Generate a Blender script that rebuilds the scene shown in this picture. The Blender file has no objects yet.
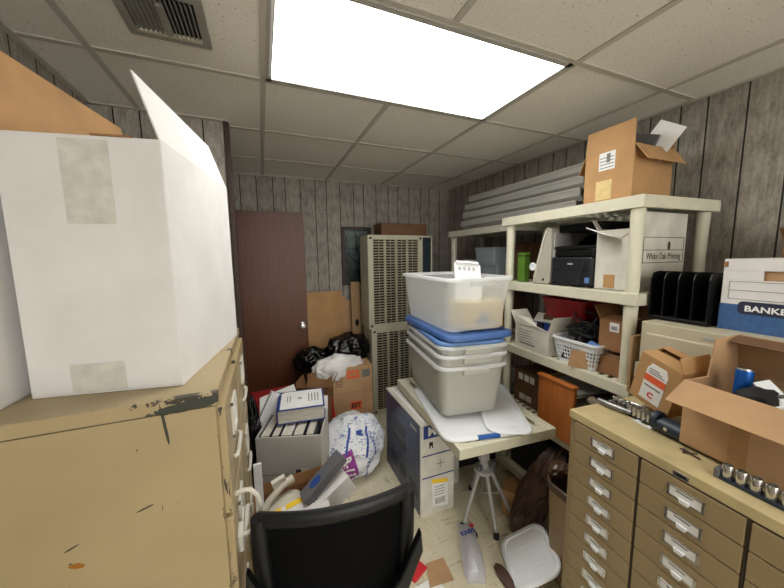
import bpy, bmesh, math, random
from mathutils import Vector, Matrix, Euler, noise
random.seed(7)
C = bpy.context.scene.collection
PI = math.pi
def R(d): return math.radians(d)

# ------------------------------------------------------------------ materials
def lin(c):
    return tuple((v/255/12.92 if v/255 <= .04045 else ((v/255+.055)/1.055)**2.4) for v in c)
class NT:
    def __init__(s, name):
        s.m = bpy.data.materials.new(name); s.m.use_nodes = True
        s.n = s.m.node_tree.nodes; s.l = s.m.node_tree.links
        s.b = s.n['Principled BSDF']; s.out = s.n['Material Output']
    def add(s, t, **k):
        n = s.n.new(t)
        for a, v in k.items():
            if a.startswith('i_'):
                key = a[2:]; key = int(key) if key.isdigit() else key.replace('_', ' ')
                s.put(n.inputs[key], v)
            else: setattr(n, a, v)
        return n
    def put(s, inp, v):
        if isinstance(v, bpy.types.NodeSocket): s.l.new(v, inp)
        else: inp.default_value = v
    def math(s, op, a, b=0.0, clamp=False):
        n = s.n.new('ShaderNodeMath'); n.operation = op; n.use_clamp = clamp
        s.put(n.inputs[0], a); s.put(n.inputs[1], b); return n.outputs[0]
    def mix(s, f, a, b):
        n = s.n.new('ShaderNodeMix'); n.data_type = 'RGBA'
        s.put(n.inputs[0], f)
        s.put(n.inputs[6], a if isinstance(a, bpy.types.NodeSocket) else (*lin(a), 1))
        s.put(n.inputs[7], b if isinstance(b, bpy.types.NodeSocket) else (*lin(b), 1))
        return n.outputs[2]
    def ramp(s, f, a, b):
        n = s.n.new('ShaderNodeMapRange'); s.put(n.inputs[0], f); n.inputs[1].default_value = a; n.inputs[2].default_value = b
        n.clamp = True; return n.outputs[0]
    def co(s, scale=(1, 1, 1), rot=(0, 0, 0), loc=(0, 0, 0)):
        t = s.add('ShaderNodeTexCoord'); mp = s.add('ShaderNodeMapping')
        s.l.new(t.outputs['Object'], mp.inputs[0])
        mp.inputs['Scale'].default_value = scale; mp.inputs['Rotation'].default_value = rot; mp.inputs['Location'].default_value = loc
        return mp.outputs[0]
    def noise(s, co, scale, detail=3, rough=.55, dist=0):
        n = s.add('ShaderNodeTexNoise'); s.l.new(co, n.inputs['Vector'])
        n.inputs['Scale'].default_value = scale; n.inputs['Detail'].default_value = detail
        n.inputs['Roughness'].default_value = rough; n.inputs['Distortion'].default_value = dist
        return n.outputs[0]
    def bump(s, h, strength=.2, dist=.002):
        n = s.add('ShaderNodeBump'); n.inputs['Strength'].default_value = strength; n.inputs['Distance'].default_value = dist
        s.put(n.inputs['Height'], h); s.l.new(n.outputs[0], s.b.inputs['Normal'])
    def col(s, c): s.put(s.b.inputs['Base Color'], c if isinstance(c, bpy.types.NodeSocket) else (*lin(c), 1))
    def rough(s, r): s.put(s.b.inputs['Roughness'], r)
M = {}
def mat(name, c, rough=.5, metal=0, var=.0, vs=12, bump=0, bs=60, spec=None, c2=None, stretch=(1, 1, 1)):
    t = NT(name)
    co = t.co(stretch)
    if var or c2:
        n = t.noise(co, vs, 4)
        c2 = c2 or tuple(max(0, v*(1-var)) for v in c)
        t.col(t.mix(t.ramp(n, .35, .68), c, c2))
    else: t.col(c)
    t.rough(rough); t.b.inputs['Metallic'].default_value = metal
    if spec is not None: t.b.inputs['Specular IOR Level'].default_value = spec
    if bump: t.bump(t.noise(co, bs, 3), bump)
    M[name] = t.m; return t.m

mat('cardboard', (190, 152, 112), .85, var=.10, vs=6, bump=.15, bs=40)
mat('cardboard_orange', (190, 148, 100), .85, var=.10, vs=6, bump=.1, bs=40)
mat('cardboard_brown', (150, 108, 70), .85, var=.15, vs=7, bump=.15, bs=40)
mat('cardboard_dark', (112, 80, 54), .9, var=.15, vs=7)
mat('white_card', (226, 224, 222), .75, var=.05, vs=5, bump=.06, bs=30)
mat('white_card_dirty', (222, 218, 206), .8, var=.10, vs=9, bump=.08, bs=30)
mat('grey_card', (196, 194, 188), .8, var=.04, vs=5)
mat('paper', (236, 236, 234), .8, var=.04, vs=9)
mat('pages', (214, 208, 196), .9, var=.18, vs=30, stretch=(.3, .3, 12))
mat('resin', (214, 210, 188), .55, var=.05, vs=10)
mat('resin_grey', (188, 186, 170), .55, var=.06, vs=10)
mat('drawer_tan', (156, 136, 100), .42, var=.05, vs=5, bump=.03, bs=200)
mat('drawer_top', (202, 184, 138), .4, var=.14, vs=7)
mat('drawer_shadow', (60, 50, 36), .6)
mat('chrome', (205, 205, 202), .22, .95)
mat('steel', (150, 150, 150), .35, .8, var=.15, vs=30)
mat('silver', (214, 214, 210), .25, .9)
mat('ac_beige', (196, 192, 170), .5, var=.07, vs=6)
mat('ac_slat', (176, 170, 146), .55, var=.10, vs=9)
mat('black_gap', (10, 10, 10), .9)
mat('black_plastic', (9, 9, 10), .45, spec=.3)
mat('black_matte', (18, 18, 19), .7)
mat('printer_black', (24, 27, 32), .38)
mat('dark_navy', (30, 42, 56), .45)
mat('black_bag', (10, 10, 11), .22, bump=.3, bs=22)
mat('white_bag', (232, 230, 228), .4, var=.06, vs=8, bump=.3, bs=18)
mat('lid_blue', (92, 130, 186), .45, var=.05, vs=8)
mat('lid_blue_dark', (70, 106, 166), .45, var=.05, vs=8)
mat('white_plastic', (232, 235, 238), .4, var=.03, vs=6)
mat('blue', (30, 90, 170), .35)
mat('blue_metal', (24, 92, 178), .25, .5)
mat('navy', (38, 60, 128), .5)
mat('bankers_blue', (60, 98, 150), .7, var=.12, vs=60)
mat('bankers_dark', (36, 42, 66), .6)
mat('green', (84, 124, 36), .45, var=.06)
mat('red', (168, 32, 36), .45, var=.08)
mat('red_bright', (206, 36, 44), .5)
mat('orange_label', (226, 96, 52), .6)
mat('purple', (140, 48, 140), .5)
mat('yellow', (244, 204, 40), .6)
mat('yellow_tape', (226, 200, 140), .5, var=.08, vs=30)
mat('tape_clear', (218, 215, 206), .16, var=.10, vs=22, bump=.5, bs=26)
mat('tape_brown', (176, 136, 92), .3, var=.1, vs=20)
mat('ink', (28, 28, 32), .7)
mat('ink_grey', (120, 118, 114), .8)
mat('ink_brown', (70, 56, 48), .8)
mat('ink_blue', (40, 74, 150), .6)
mat('grey_plastic', (104, 106, 110), .5, var=.04)
mat('light_grey', (176, 176, 172), .5, var=.05)
mat('device_beige', (206, 200, 184), .45, var=.04)
mat('scanner_beige', (176, 172, 158), .45, var=.05)
mat('beige_cabinet', (192, 184, 158), .45, var=.04, vs=5)
mat('door_brown', (104, 59, 35), .45, c2=(88, 49, 28), vs=5, stretch=(14, 14, .6))
mat('trim_brown', (60, 34, 24), .5, var=.2, vs=9)
mat('wood_orange', (178, 104, 44), .42, c2=(156, 86, 34), vs=7, stretch=(8, 8, .7))
mat('wood_raw', (168, 138, 100), .7, c2=(146, 114, 78), vs=8, stretch=(10, 10, .8))
mat('leather', (92, 66, 54), .55, var=.25, vs=14, bump=.3, bs=30)
mat('cloth_taupe', (136, 120, 102), .9, var=.15, bump=.3, bs=50)
mat('bin_tan', (160, 136, 100), .5, var=.08, vs=8)
mat('bin_liner', (84, 62, 48), .35, var=.2, bump=.3, bs=30)
mat('frame_brown', (58, 38, 30), .5, var=.15)
mat('lens_grey', (176, 175, 168), .3, var=.10, vs=8, stretch=(3, .3, 3))
mat('lens_edge', (186, 184, 174), .35)
mat('ceiling_metal', (186, 180, 168), .5)
mat('vent_grey', (150, 148, 140), .5, var=.12, vs=9)
mat('fixture_metal', (170, 168, 160), .4)
mat('chair_frame', (17, 19, 21), .42, var=.2, vs=16, spec=.35)
mat('chair_scuff', (110, 110, 112), .6)
mat('cable', (200, 196, 184), .45)

# translucent bin plastic
def bin_plastic(name, c, trans):
    t = NT(name); t.n.remove(t.b)
    d = t.add('ShaderNodeBsdfDiffuse', i_Color=(*lin(c), 1)); tl = t.add('ShaderNodeBsdfTranslucent', i_Color=(*lin(c), 1))
    a = t.add('ShaderNodeMixShader', i_0=.45); t.l.new(d.outputs[0], a.inputs[1]); t.l.new(tl.outputs[0], a.inputs[2])
    g = t.add('ShaderNodeBsdfGlossy', i_Roughness=.28); g.inputs[0].default_value = (1, 1, 1, 1)
    b = t.add('ShaderNodeMixShader', i_0=.05); t.l.new(a.outputs[0], b.inputs[1]); t.l.new(g.outputs[0], b.inputs[2])
    tr = t.add('ShaderNodeBsdfTransparent'); e = t.add('ShaderNodeMixShader', i_0=trans)
    t.l.new(b.outputs[0], e.inputs[1]); t.l.new(tr.outputs[0], e.inputs[2]); t.l.new(e.outputs[0], t.out.inputs[0])
    M[name] = t.m
bin_plastic('bin_clear', (236, 238, 236), .60)
bin_plastic('bin_milky', (232, 232, 224), .22)
bin_plastic('rim_clear', (238, 240, 240), .05)
bin_plastic('box_clear', (190, 200, 205), .45)
bin_plastic('pouch', (236, 236, 244), .42)
mat('mesh_cloth', (6, 6, 7), .8, spec=.1, bump=.4, bs=500)

def panelling(name, axis, base, dark):
    t = NT(name)
    tc = t.add('ShaderNodeTexCoord'); sp = t.add('ShaderNodeSeparateXYZ'); t.l.new(tc.outputs['Object'], sp.inputs[0])
    u = sp.outputs[axis]; z = sp.outputs[2]
    P = .4064
    fr = t.math('MODULO', t.math('ADD', u, 20*P+.02), P)
    g = None
    for a in (.0, .148, .262):
        d = t.math('ABSOLUTE', t.math('SUBTRACT', fr, a+.008))
        m = t.math('LESS_THAN', d, .0035)
        g = m if g is None else t.math('MAXIMUM', g, m)
    # plank id for tone
    pid = t.math('ADD', t.math('MULTIPLY', t.math('FLOOR', t.math('DIVIDE', t.math('ADD', u, 20*P+.02), P)), 3.0),
                 t.math('ADD', t.math('GREATER_THAN', fr, .156), t.math('GREATER_THAN', fr, .27)))
    wn = t.add('ShaderNodeTexWhiteNoise', noise_dimensions='1D'); t.put(wn.inputs['W'], pid)
    cb = t.add('ShaderNodeCombineXYZ'); t.put(cb.inputs[0], t.math('ADD', u, t.math('MULTIPLY', wn.outputs[0], 7.0))); t.put(cb.inputs[2], z)
    mp = t.add('ShaderNodeMapping'); t.l.new(cb.outputs[0], mp.inputs[0]); mp.inputs['Scale'].default_value = (1, 1, .12)
    n1 = t.noise(mp.outputs[0], 42, 6, .65, 1.2)
    mp2 = t.add('ShaderNodeMapping'); t.l.new(cb.outputs[0], mp2.inputs[0]); mp2.inputs['Scale'].default_value = (1, 1, .22)
    w = t.add('ShaderNodeTexWave', wave_type='RINGS', i_Scale=9, i_Distortion=9, i_Detail=3); w.inputs['Detail Scale'].default_value = 1.6
    t.l.new(mp2.outputs[0], w.inputs[0])
    mp3 = t.add('ShaderNodeMapping'); t.l.new(cb.outputs[0], mp3.inputs[0]); mp3.inputs['Scale'].default_value = (1, 1, .5)
    n2 = t.noise(mp3.outputs[0], 90, 4, .7)
    k = t.math('ADD', t.math('MULTIPLY', t.ramp(n1, .38, .62), .5), t.math('MULTIPLY', t.ramp(w.outputs[1], .1, .6), .22))
    k = t.math('ADD', k, t.math('MULTIPLY', t.ramp(n2, .40, .62), .33))
    k = t.math('ADD', k, t.math('MULTIPLY', t.math('SUBTRACT', wn.outputs[0], .5), .18), True)
    c = t.mix(k, dark, base)
    t.col(t.mix(g, c, (28, 26, 24))); t.rough(.75)
    t.bump(t.math('SUBTRACT', k, t.math('MULTIPLY', g, 2.0)), .25, .002)
    M[name] = t.m
panelling('panel_x', 0, (176, 169, 158), (120, 114, 106))
panelling('panel_y', 1, (176, 169, 158), (120, 114, 106))

def ceiling_tile():
    t = NT('ceiling_tile')
    n = t.noise(t.co((1, 1, 1)), 130, 2, .5); v = t.ramp(n, .66, .70)
    m = t.noise(t.co(), 3, 3)
    t.col(t.mix(v, t.mix(m, (234, 230, 220), (224, 219, 208)), (120, 112, 98))); t.rough(.9); t.bump(t.math('SUBTRACT', 1.0, v), .3, .002)
    M['ceiling_tile'] = t.m
ceiling_tile()

def floor_vinyl():
    t = NT('floor_vinyl')
    tc = t.add('ShaderNodeTexCoord'); sp = t.add('ShaderNodeSeparateXYZ'); t.l.new(tc.outputs['Object'], sp.inputs[0])
    S = .1524
    fx = t.math('FLOOR', t.math('DIVIDE', sp.outputs[0], S)); fy = t.math('FLOOR', t.math('DIVIDE', sp.outputs[1], S))
    par = t.math('ABSOLUTE', t.math('MODULO', t.math('ADD', fx, fy), 2.0))
    def streak(sc):
        return t.noise(t.co(sc), 60, 4, .6)
    a = streak((1, .1, 1)); b = streak((.1, 1, 1))
    mx = t.add('ShaderNodeMix'); t.put(mx.inputs[0], par); t.l.new(a, mx.inputs[2]); t.l.new(b, mx.inputs[3])
    s = mx.outputs[0]
    def strips(ax): return t.math('LESS_THAN', t.math('MODULO', t.math('ADD', ax, 40*S), S/4), .0012)
    sx, sy = strips(sp.outputs[0]), strips(sp.outputs[1])
    m2 = t.add('ShaderNodeMix'); t.put(m2.inputs[0], par); t.l.new(sx, m2.inputs[2]); t.l.new(sy, m2.inputs[3])
    k = t.ramp(s, .56, .72)
    big = t.noise(t.co(), 5, 3)
    c = t.mix(t.ramp(big, .35, .7), (222, 214, 190), (206, 196, 168))
    c = t.mix(t.math('MULTIPLY', k, .75), c, (112, 98, 72))
    c = t.mix(t.math('MULTIPLY', m2.outputs[0], .35), c, (120, 106, 80))
    t.col(c); t.rough(.45)
    M['floor_vinyl'] = t.m
floor_vinyl()

def cabinet_paint():      # cream enamel with chipped corners and a few marks, local coordinates: x depth, y width, z up
    t = NT('cabinet_paint')
    tc = t.add('ShaderNodeTexCoord'); sp = t.add('ShaderNodeSeparateXYZ'); t.l.new(tc.outputs['Object'], sp.inputs[0])
    X, Y, Z = sp.outputs
    n = t.noise(t.co((1, 1, 1)), 26, 5, .7); n2 = t.noise(t.co((3, 3, .5)), 30, 4, .7)
    top = t.math('MULTIPLY', t.ramp(Z, 1.235, 1.279), t.ramp(X, -.30, -.06))
    top = t.math('MULTIPLY', top, t.math('LESS_THAN', Y, .02))
    edge = t.math('MULTIPLY', t.ramp(X, -.020, -.004), t.math('LESS_THAN', Y, .02))
    chip = t.math('MAXIMUM', t.math('GREATER_THAN', t.math('ADD', n, t.math('MULTIPLY', top, .22)), .70),
                  t.math('GREATER_THAN', t.math('ADD', n2, t.math('MULTIPLY', edge, .16)), .725))
    c = t.mix(t.ramp(t.noise(t.co(), 4, 3), .3, .7), (172, 154, 118), (162, 144, 108))
    def blot(x, z, rx, rz, a, cc, c):
        dx = t.math('SUBTRACT', X, x); dz = t.math('SUBTRACT', Z, z)
        u = t.math('ADD', t.math('MULTIPLY', dx, math.cos(a)), t.math('MULTIPLY', dz, math.sin(a)))
        v = t.math('SUBTRACT', t.math('MULTIPLY', dz, math.cos(a)), t.math('MULTIPLY', dx, math.sin(a)))
        d = t.math('ADD', t.math('POWER', t.math('ABSOLUTE', t.math('DIVIDE', u, rx)), 2.0), t.math('POWER', t.math('ABSOLUTE', t.math('DIVIDE', v, rz)), 2.0))
        d = t.math('ADD', d, t.math('MULTIPLY', t.math('SUBTRACT', n, .5), 3.0))
        m = t.math('MULTIPLY', t.math('LESS_THAN', d, 1.0), t.math('LESS_THAN', Y, .02))
        return t.mix(m, c, cc)
    c = blot(-.294, .942, .016, .007, -.3, (150, 96, 20), c)
    c = blot(-.165, 1.033, .018, .0022, .3, (50, 40, 28), c)
    c = blot(-.297, .985, .014, .0018, .4, (60, 48, 34), c)
    c = blot(-.110, 1.225, .003, .05, 0.1, (52, 54, 46), c)
    c = blot(-.055, 1.262, .08, .012, .1, (50, 54, 46), c)
    t.col(t.mix(chip, c, (56, 52, 42))); t.rough(.38)
    M['cabinet_paint'] = t.m
cabinet_paint()

def printed_bag():
    t = NT('printed_bag')
    co = t.co((1, 1, 1)); n = t.noise(co, 9, 3, .6); n2 = t.noise(t.co((1, 1, 2.2), loc=(3, 1, 0)), 34, 3, .6, 1.5)
    k = t.math('MULTIPLY', t.math('GREATER_THAN', n2, .585), t.math('LESS_THAN', n, .53))
    t.col(t.mix(k, (226, 228, 232), (70, 100, 170))); t.rough(.32); t.bump(t.noise(co, 24, 4), .5, .006)
    M['printed_bag'] = t.m
printed_bag()

def emit(name, c, s):
    t = NT(name); t.n.remove(t.b)
    e = t.add('ShaderNodeEmission', i_Color=(*c, 1), i_Strength=s); t.l.new(e.outputs[0], t.out.inputs[0]); M[name] = t.m
emit('diffuser', (1.0, .985, .945), 5.3)

# ------------------------------------------------------------------ mesh builder
class MB:
    def __init__(s): s.bm = bmesh.new()
    def box(s, c, d, rot=None, bev=0, seg=2):
        m = Matrix.Translation(c) @ (Euler(rot).to_matrix().to_4x4() if rot else Matrix()) @ Matrix.Diagonal((*d, 1))
        vs = bmesh.ops.create_cube(s.bm, size=1, matrix=m)['verts']
        if bev:
            es = {e for v in vs for e in v.link_edges}
            bmesh.ops.bevel(s.bm, geom=list(es), offset=bev, segments=seg, affect='EDGES', profile=.6)
        return s
    def bx(s, x0, x1, y0, y1, z0, z1, bev=0): return s.box(((x0+x1)/2, (y0+y1)/2, (z0+z1)/2), (x1-x0, y1-y0, z1-z0), None, bev)
    def panel(s, pts, t):            # thick polygon; thickness along its normal
        p = [Vector(q) for q in pts]; n = (p[1]-p[0]).cross(p[2]-p[0]).normalized()*t
        a = [s.bm.verts.new(q) for q in p]; b = [s.bm.verts.new(q+n) for q in p]
        s.bm.faces.new(a[::-1]); s.bm.faces.new(b)
        for i in range(len(p)):
            j = (i+1) % len(p); s.bm.faces.new((a[i], a[j], b[j], b[i]))
        return s
    def prism(s, pts, axis, a0, a1):   # polygon in the two other axes
        def mk(q, a): return {0: (a, q[0], q[1]), 1: (q[0], a, q[1]), 2: (q[0], q[1], a)}[axis]
        A = [s.bm.verts.new(mk(q, a0)) for q in pts]; B = [s.bm.verts.new(mk(q, a1)) for q in pts]
        s.bm.faces.new(A[::-1]); s.bm.faces.new(B)
        for i in range(len(pts)):
            j = (i+1) % len(pts); s.bm.faces.new((A[i], A[j], B[j], B[i]))
        return s
    def loft(s, rings, cap0=False, cap1=False):
        V = [[s.bm.verts.new(p) for p in r] for r in rings]
        n = len(V[0])
        for a, b in zip(V, V[1:]):
            for i in range(n):
                j = (i+1) % n; s.bm.faces.new((a[i], a[j], b[j], b[i]))
        if cap0: s.bm.faces.new(V[0][::-1])
        if cap1: s.bm.faces.new(V[-1])
        return s
    def lathe(s, prof, n=20, c=(0, 0, 0), cap=True):
        rings = [[(c[0]+r*math.cos(2*PI*i/n), c[1]+r*math.sin(2*PI*i/n), c[2]+z) for i in range(n)] for r, z in prof]
        return s.loft(rings, cap, cap)
    def tube(s, pts, r, n=8):
        P = [Vector(p) for p in pts]; rings = []; up = Vector((0, 0, 1)); prev = None
        for i, p in enumerate(P):
            d = (P[min(i+1, len(P)-1)]-P[max(i-1, 0)]).normalized()
            if prev is None:
                a = d.cross(up)
                if a.length < .1: a = d.cross(Vector((1, 0, 0)))
            else: a = prev - d*prev.dot(d)
            a.normalize(); prev = a; b = d.cross(a)
            rr = r[i] if isinstance(r, (list, tuple)) else r
            rings.append([p+(a*math.cos(2*PI*k/n)+b*math.sin(2*PI*k/n))*rr for k in range(n)])
        return s.loft(rings, True, True)
    def blob(s, c, rad, amp=.15, freq=3, seed=0, sub=4, flat=None, sharp=False):
        vs = bmesh.ops.create_icosphere(s.bm, subdivisions=sub, radius=1)['verts']
        for v in vs:
            q = v.co.copy(); o = Vector((seed*3.1, seed*1.7, seed))
            k = noise.noise(q*freq+o)+.5*noise.noise(q*freq*2.3+o)
            if sharp: k = -abs(noise.noise(q*freq+o))*1.6+.4-abs(noise.noise(q*freq*2.1+o))*.8
            q = q*(1+amp*k); p = Vector((q.x*rad[0]+c[0], q.y*rad[1]+c[1], q.z*rad[2]+c[2]))
            if flat is not None and p.z < flat: p.z = flat + (p.z-flat)*.02
            v.co = p
        return s
    def mesh_at(s, me, mtx):
        n0 = len(s.bm.verts); s.bm.from_mesh(me); s.bm.verts.ensure_lookup_table()
        bmesh.ops.transform(s.bm, matrix=mtx, verts=s.bm.verts[n0:]); return s
    def text(s, body, size, mtx, ext=.0006, align='CENTER', sx=1.0, bold=0.0):
        cu = bpy.data.curves.new('lettering', 'FONT'); cu.body = body; cu.size = size; cu.extrude = ext
        cu.align_x = align; cu.align_y = 'CENTER'; cu.offset = bold; cu.resolution_u = 3
        o = bpy.data.objects.new('lettering', cu); C.objects.link(o)
        bpy.context.view_layer.update()
        me = bpy.data.meshes.new_from_object(o.evaluated_get(bpy.context.evaluated_depsgraph_get()))
        s.mesh_at(me, mtx @ Matrix.Diagonal((sx, 1, 1, 1)))
        bpy.data.objects.remove(o); bpy.data.curves.remove(cu); bpy.data.meshes.remove(me); return s
    def xf(s, mtx): bmesh.ops.transform(s.bm, matrix=mtx, verts=s.bm.verts); return s
    def build(s, name, m, parent=None, smooth=False, bev=0):
        bmesh.ops.recalc_face_normals(s.bm, faces=s.bm.faces)
        me = bpy.data.meshes.new(name); s.bm.to_mesh(me); s.bm.free()
        me.materials.append(M[m] if isinstance(m, str) else m)
        if smooth:
            for p in me.polygons: p.use_smooth = True
        o = bpy.data.objects.new(name, me); C.objects.link(o)
        if parent is not None: o.parent = parent
        if bev:
            md = o.modifiers.new('bevel', 'BEVEL'); md.width = bev; md.segments = 2; md.limit_method = 'ANGLE'; md.angle_limit = R(40)
        if smooth and smooth != 2:
            md = o.modifiers.new('split', 'EDGE_SPLIT'); md.split_angle = R(smooth if smooth > 5 else 40)
        return o
def thing(name, label, cat, loc=(0, 0, 0), rotz=0, group=None, rot=None):
    o = bpy.data.objects.new(name, None); C.objects.link(o); o.location = loc
    o.rotation_euler = rot if rot else (0, 0, R(rotz)); o.empty_display_size = .05
    o['label'] = label; o['category'] = cat
    if group: o['group'] = group
    return o
def tag(o, label, cat, group=None, kind=None):
    o['label'] = label; o['category'] = cat
    if group: o['group'] = group
    if kind: o['kind'] = kind
    return o
def put(o, loc, rotz=0, rot=None):
    o.location = loc; o.rotation_euler = rot if rot else (0, 0, R(rotz)); return o
def struct(name, mb, m, label=None, **k):
    o = mb.build(name, m, **k); o['kind'] = 'structure'
    return o
def kids(o): return [c for c in bpy.data.objects if c.parent == o]
def dup(o, loc=None, rotz=None, label=None, parent=None):
    c = o.copy(); C.objects.link(c)
    if parent is not None: c.parent = parent
    for ch in kids(o):
        if ch != c: dup(ch, parent=c)
    if loc is not None: c.location = loc
    if rotz is not None: c.rotation_euler = (0, 0, R(rotz))
    if label: c['label'] = label
    return c
def rrect(w, d, r, z, n=5, cx=0, cy=0):
    pts = []
    for sx, sy, a0 in ((1, 1, 0), (-1, 1, 90), (-1, -1, 180), (1, -1, 270)):
        for k in range(n+1):
            a = R(a0+90*k/n); pts.append((cx+sx*(w/2-r)+r*math.cos(a), cy+sy*(d/2-r)+r*math.sin(a), z))
    return pts
FRONT = lambda x, y, z: Matrix.Translation((x, y, z)) @ Matrix.Rotation(PI/2, 4, 'X')        # text facing -y
TOP = lambda x, y, z, a=0: Matrix.Translation((x, y, z)) @ Matrix.Rotation(R(a), 4, 'Z')      # text facing up
RIGHT = lambda x, y, z: Matrix.Translation((x, y, z)) @ Matrix.Rotation(PI/2, 4, 'Z') @ Matrix.Rotation(PI/2, 4, 'X')   # facing +x
LEFT = lambda x, y, z: Matrix.Translation((x, y, z)) @ Matrix.Rotation(-PI/2, 4, 'Z') @ Matrix.Rotation(PI/2, 4, 'X')   # facing -x

def carton(name, label, cat, loc, rotz, w, d, h, m, flaps=(), t=.005, group=None, rot=None, inner=None, closed=False):
    """open carton, local x across the front, front wall at y=0, back at y=d, base z=0.
    flaps: (side, angle outward from vertical, length, inset)"""
    e = thing(name, label, cat, loc, rotz, group, rot)
    if closed:
        MB().bx(-w/2, w/2, 0, d, 0, h).build('body', m, e, bev=.003)
        return e
    b = MB()
    b.bx(-w/2, w/2, 0, d, 0, t)
    b.bx(-w/2, w/2, 0, t, t, h).bx(-w/2, w/2, d-t, d, t, h)
    b.bx(-w/2, -w/2+t, t, d-t, t, h).bx(w/2-t, w/2, t, d-t, t, h)
    b.build('body', m, e, bev=.0015)
    if inner:
        k = MB(); i = .0008
        k.bx(-w/2+t, w/2-t, t, d-t, t, t+i)
        k.bx(-w/2+t, w/2-t, t, t+i, t, h).bx(-w/2+t, w/2-t, d-t-i, d-t, t, h)
        k.bx(-w/2+t, -w/2+t+i, t, d-t, t, h).bx(w/2-t-i, w/2-t, t, d-t, t, h)
        k.build('lining', inner, e)
    for f in flaps:
        side, ang, ln = f[:3]; ins = f[3] if len(f) > 3 else .004; fm = f[4] if len(f) > 4 else m
        a = R(ang); o, u = math.sin(a)*ln, math.cos(a)*ln
        if side == 'f': P = [(-w/2, 0, h), (w/2, 0, h), (w/2-ins, -o, h+u), (-w/2+ins, -o, h+u)]
        if side == 'b': P = [(w/2, d, h), (-w/2, d, h), (-w/2+ins, d+o, h+u), (w/2-ins, d+o, h+u)]
        if side == 'l': P = [(-w/2, d, h), (-w/2, 0, h), (-w/2-o, ins, h+u), (-w/2-o, d-ins, h+u)]
        if side == 'r': P = [(w/2, 0, h), (w/2, d, h), (w/2+o, d-ins, h+u), (w/2+o, ins, h+u)]
        MB().panel(P, -t*.8).build('flap', fm, e, bev=.001)
    return e

# ------------------------------------------------------------------ the setting
XL, XR, YB, YR, H = -.78, 2.16, 3.36, -2.6, 2.40
struct('floor', MB().bx(XL-.1, XR+.1, YR-.1, YB+.1, -.06, 0), 'floor_vinyl')
struct('wall_back', MB().bx(XL-.08, XR, YB, YB+.08, 0, H), 'panel_x')
struct('wall_right', MB().bx(XR, XR+.08, YR, YB+.08, 0, H), 'panel_y')
struct('wall_left', MB().bx(XL-.08, XL, YR, YB, 0, H), 'panel_y')
struct('wall_alcove', MB().bx(XL, -.15, 2.15, 2.25, 0, H), 'panel_x')
struct('wall_front', MB().bx(XL-.08, -.45, YR-.08, YR, 0, H).bx(1.85, XR+.08, YR-.08, YR, 0, H).bx(-.45, 1.85, YR-.08, YR, 0, .55).bx(-.45, 1.85, YR-.08, YR, 2.25, H), 'white_card')  # unseen wall; its opening and white finish brighten the room
w_ = struct('fill_window_1', MB().bx(-.45, -.40, YR-.07, YR+.015, .55, 2.25).bx(1.80, 1.85, YR-.07, YR+.015, .55, 2.25).bx(-.40, 1.80, YR-.07, YR+.015, .55, .60).bx(-.40, 1.80, YR-.07, YR+.015, 2.20, 2.25).bx(.685, .715, YR-.06, YR, .60, 2.20), 'white_plastic')  # unseen window added to send fill light in from behind the camera
U = .6087; GX = [.0496+U*k for k in range(-1, 4)]; GY = [1.611+U*k for k in range(-7, 3)]
# ceiling: tiles as one lay-in plane with openings for the two troffers
cl = MB(); xs = [XL-.08]+GX+[XR+.08]; ys = [YR-.08]+GY+[YB+.08]

for i in range(len(xs)-1):
    for j in range(len(ys)-1):
        if i in (2, 3) and any(abs((ys[j]+ys[j+1])/2-c) < .1 for c in (1.3067, 1.3067-4*U)): continue
        cl.bx(xs[i], xs[i+1], ys[j], ys[j+1], H, H+.03)
struct('ceiling', cl, 'ceiling_tile')
g = MB()
for x in GX: g.bx(x-.012, x+.012, YR, YB, H-.006, H+.001)
for y in GY: g.bx(XL, XR, y-.012, y+.012, H-.0055, H+.001)
struct('trim_1', g, 'ceiling_metal')
g = MB(); w = .022
g.bx(XL, XR, YB-w, YB, H-.007, H).bx(XR-w, XR, YR, YB, H-.007, H).bx(XL, XL+w, YR, 2.15, H-.007, H)
g.bx(XL, -.15, 2.15-w, 2.15, H-.007, H).bx(-.15, -.15+w, 2.15, 2.25, H-.007, H).bx(XL, -.15, 2.25, 2.25+w, H-.007, H)
struct('trim_2', g, 'ceiling_metal')
struct('trim_3', MB().bx(-.165, -.135, 2.132, 2.165, 0, H-.007).bx(-.15, -.140, 2.165, 2.26, 0, H-.007), 'trim_brown', bev=.004)
g = MB().bx(XL, XR, YB-.012, YB, 0, .09); struct('baseboard_back', g, 'trim_brown', bev=.003)
# door standing open flat against the back wall
dr = struct('door_1', MB().bx(-.345, .388, 3.17, 3.208, .012, 2.03), 'door_brown', bev=.003)
k = MB().lathe([(.030, 0), (.031, .004), (.026, .008), (.011, .012), (.011, .03), (.022, .036), (.029, .048), (.029, .06), (.02, .07), (.004, .072)], 24)
k.xf(Matrix.Translation((.335, 3.17, .935)) @ Matrix.Rotation(PI/2, 4, 'X')); kn = k.build('door_knob', 'silver', dr, smooth=True)
MB().bx(.386, .391, 3.178, 3.2, .90, .97).build('latch_plate', 'steel', dr)

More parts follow.
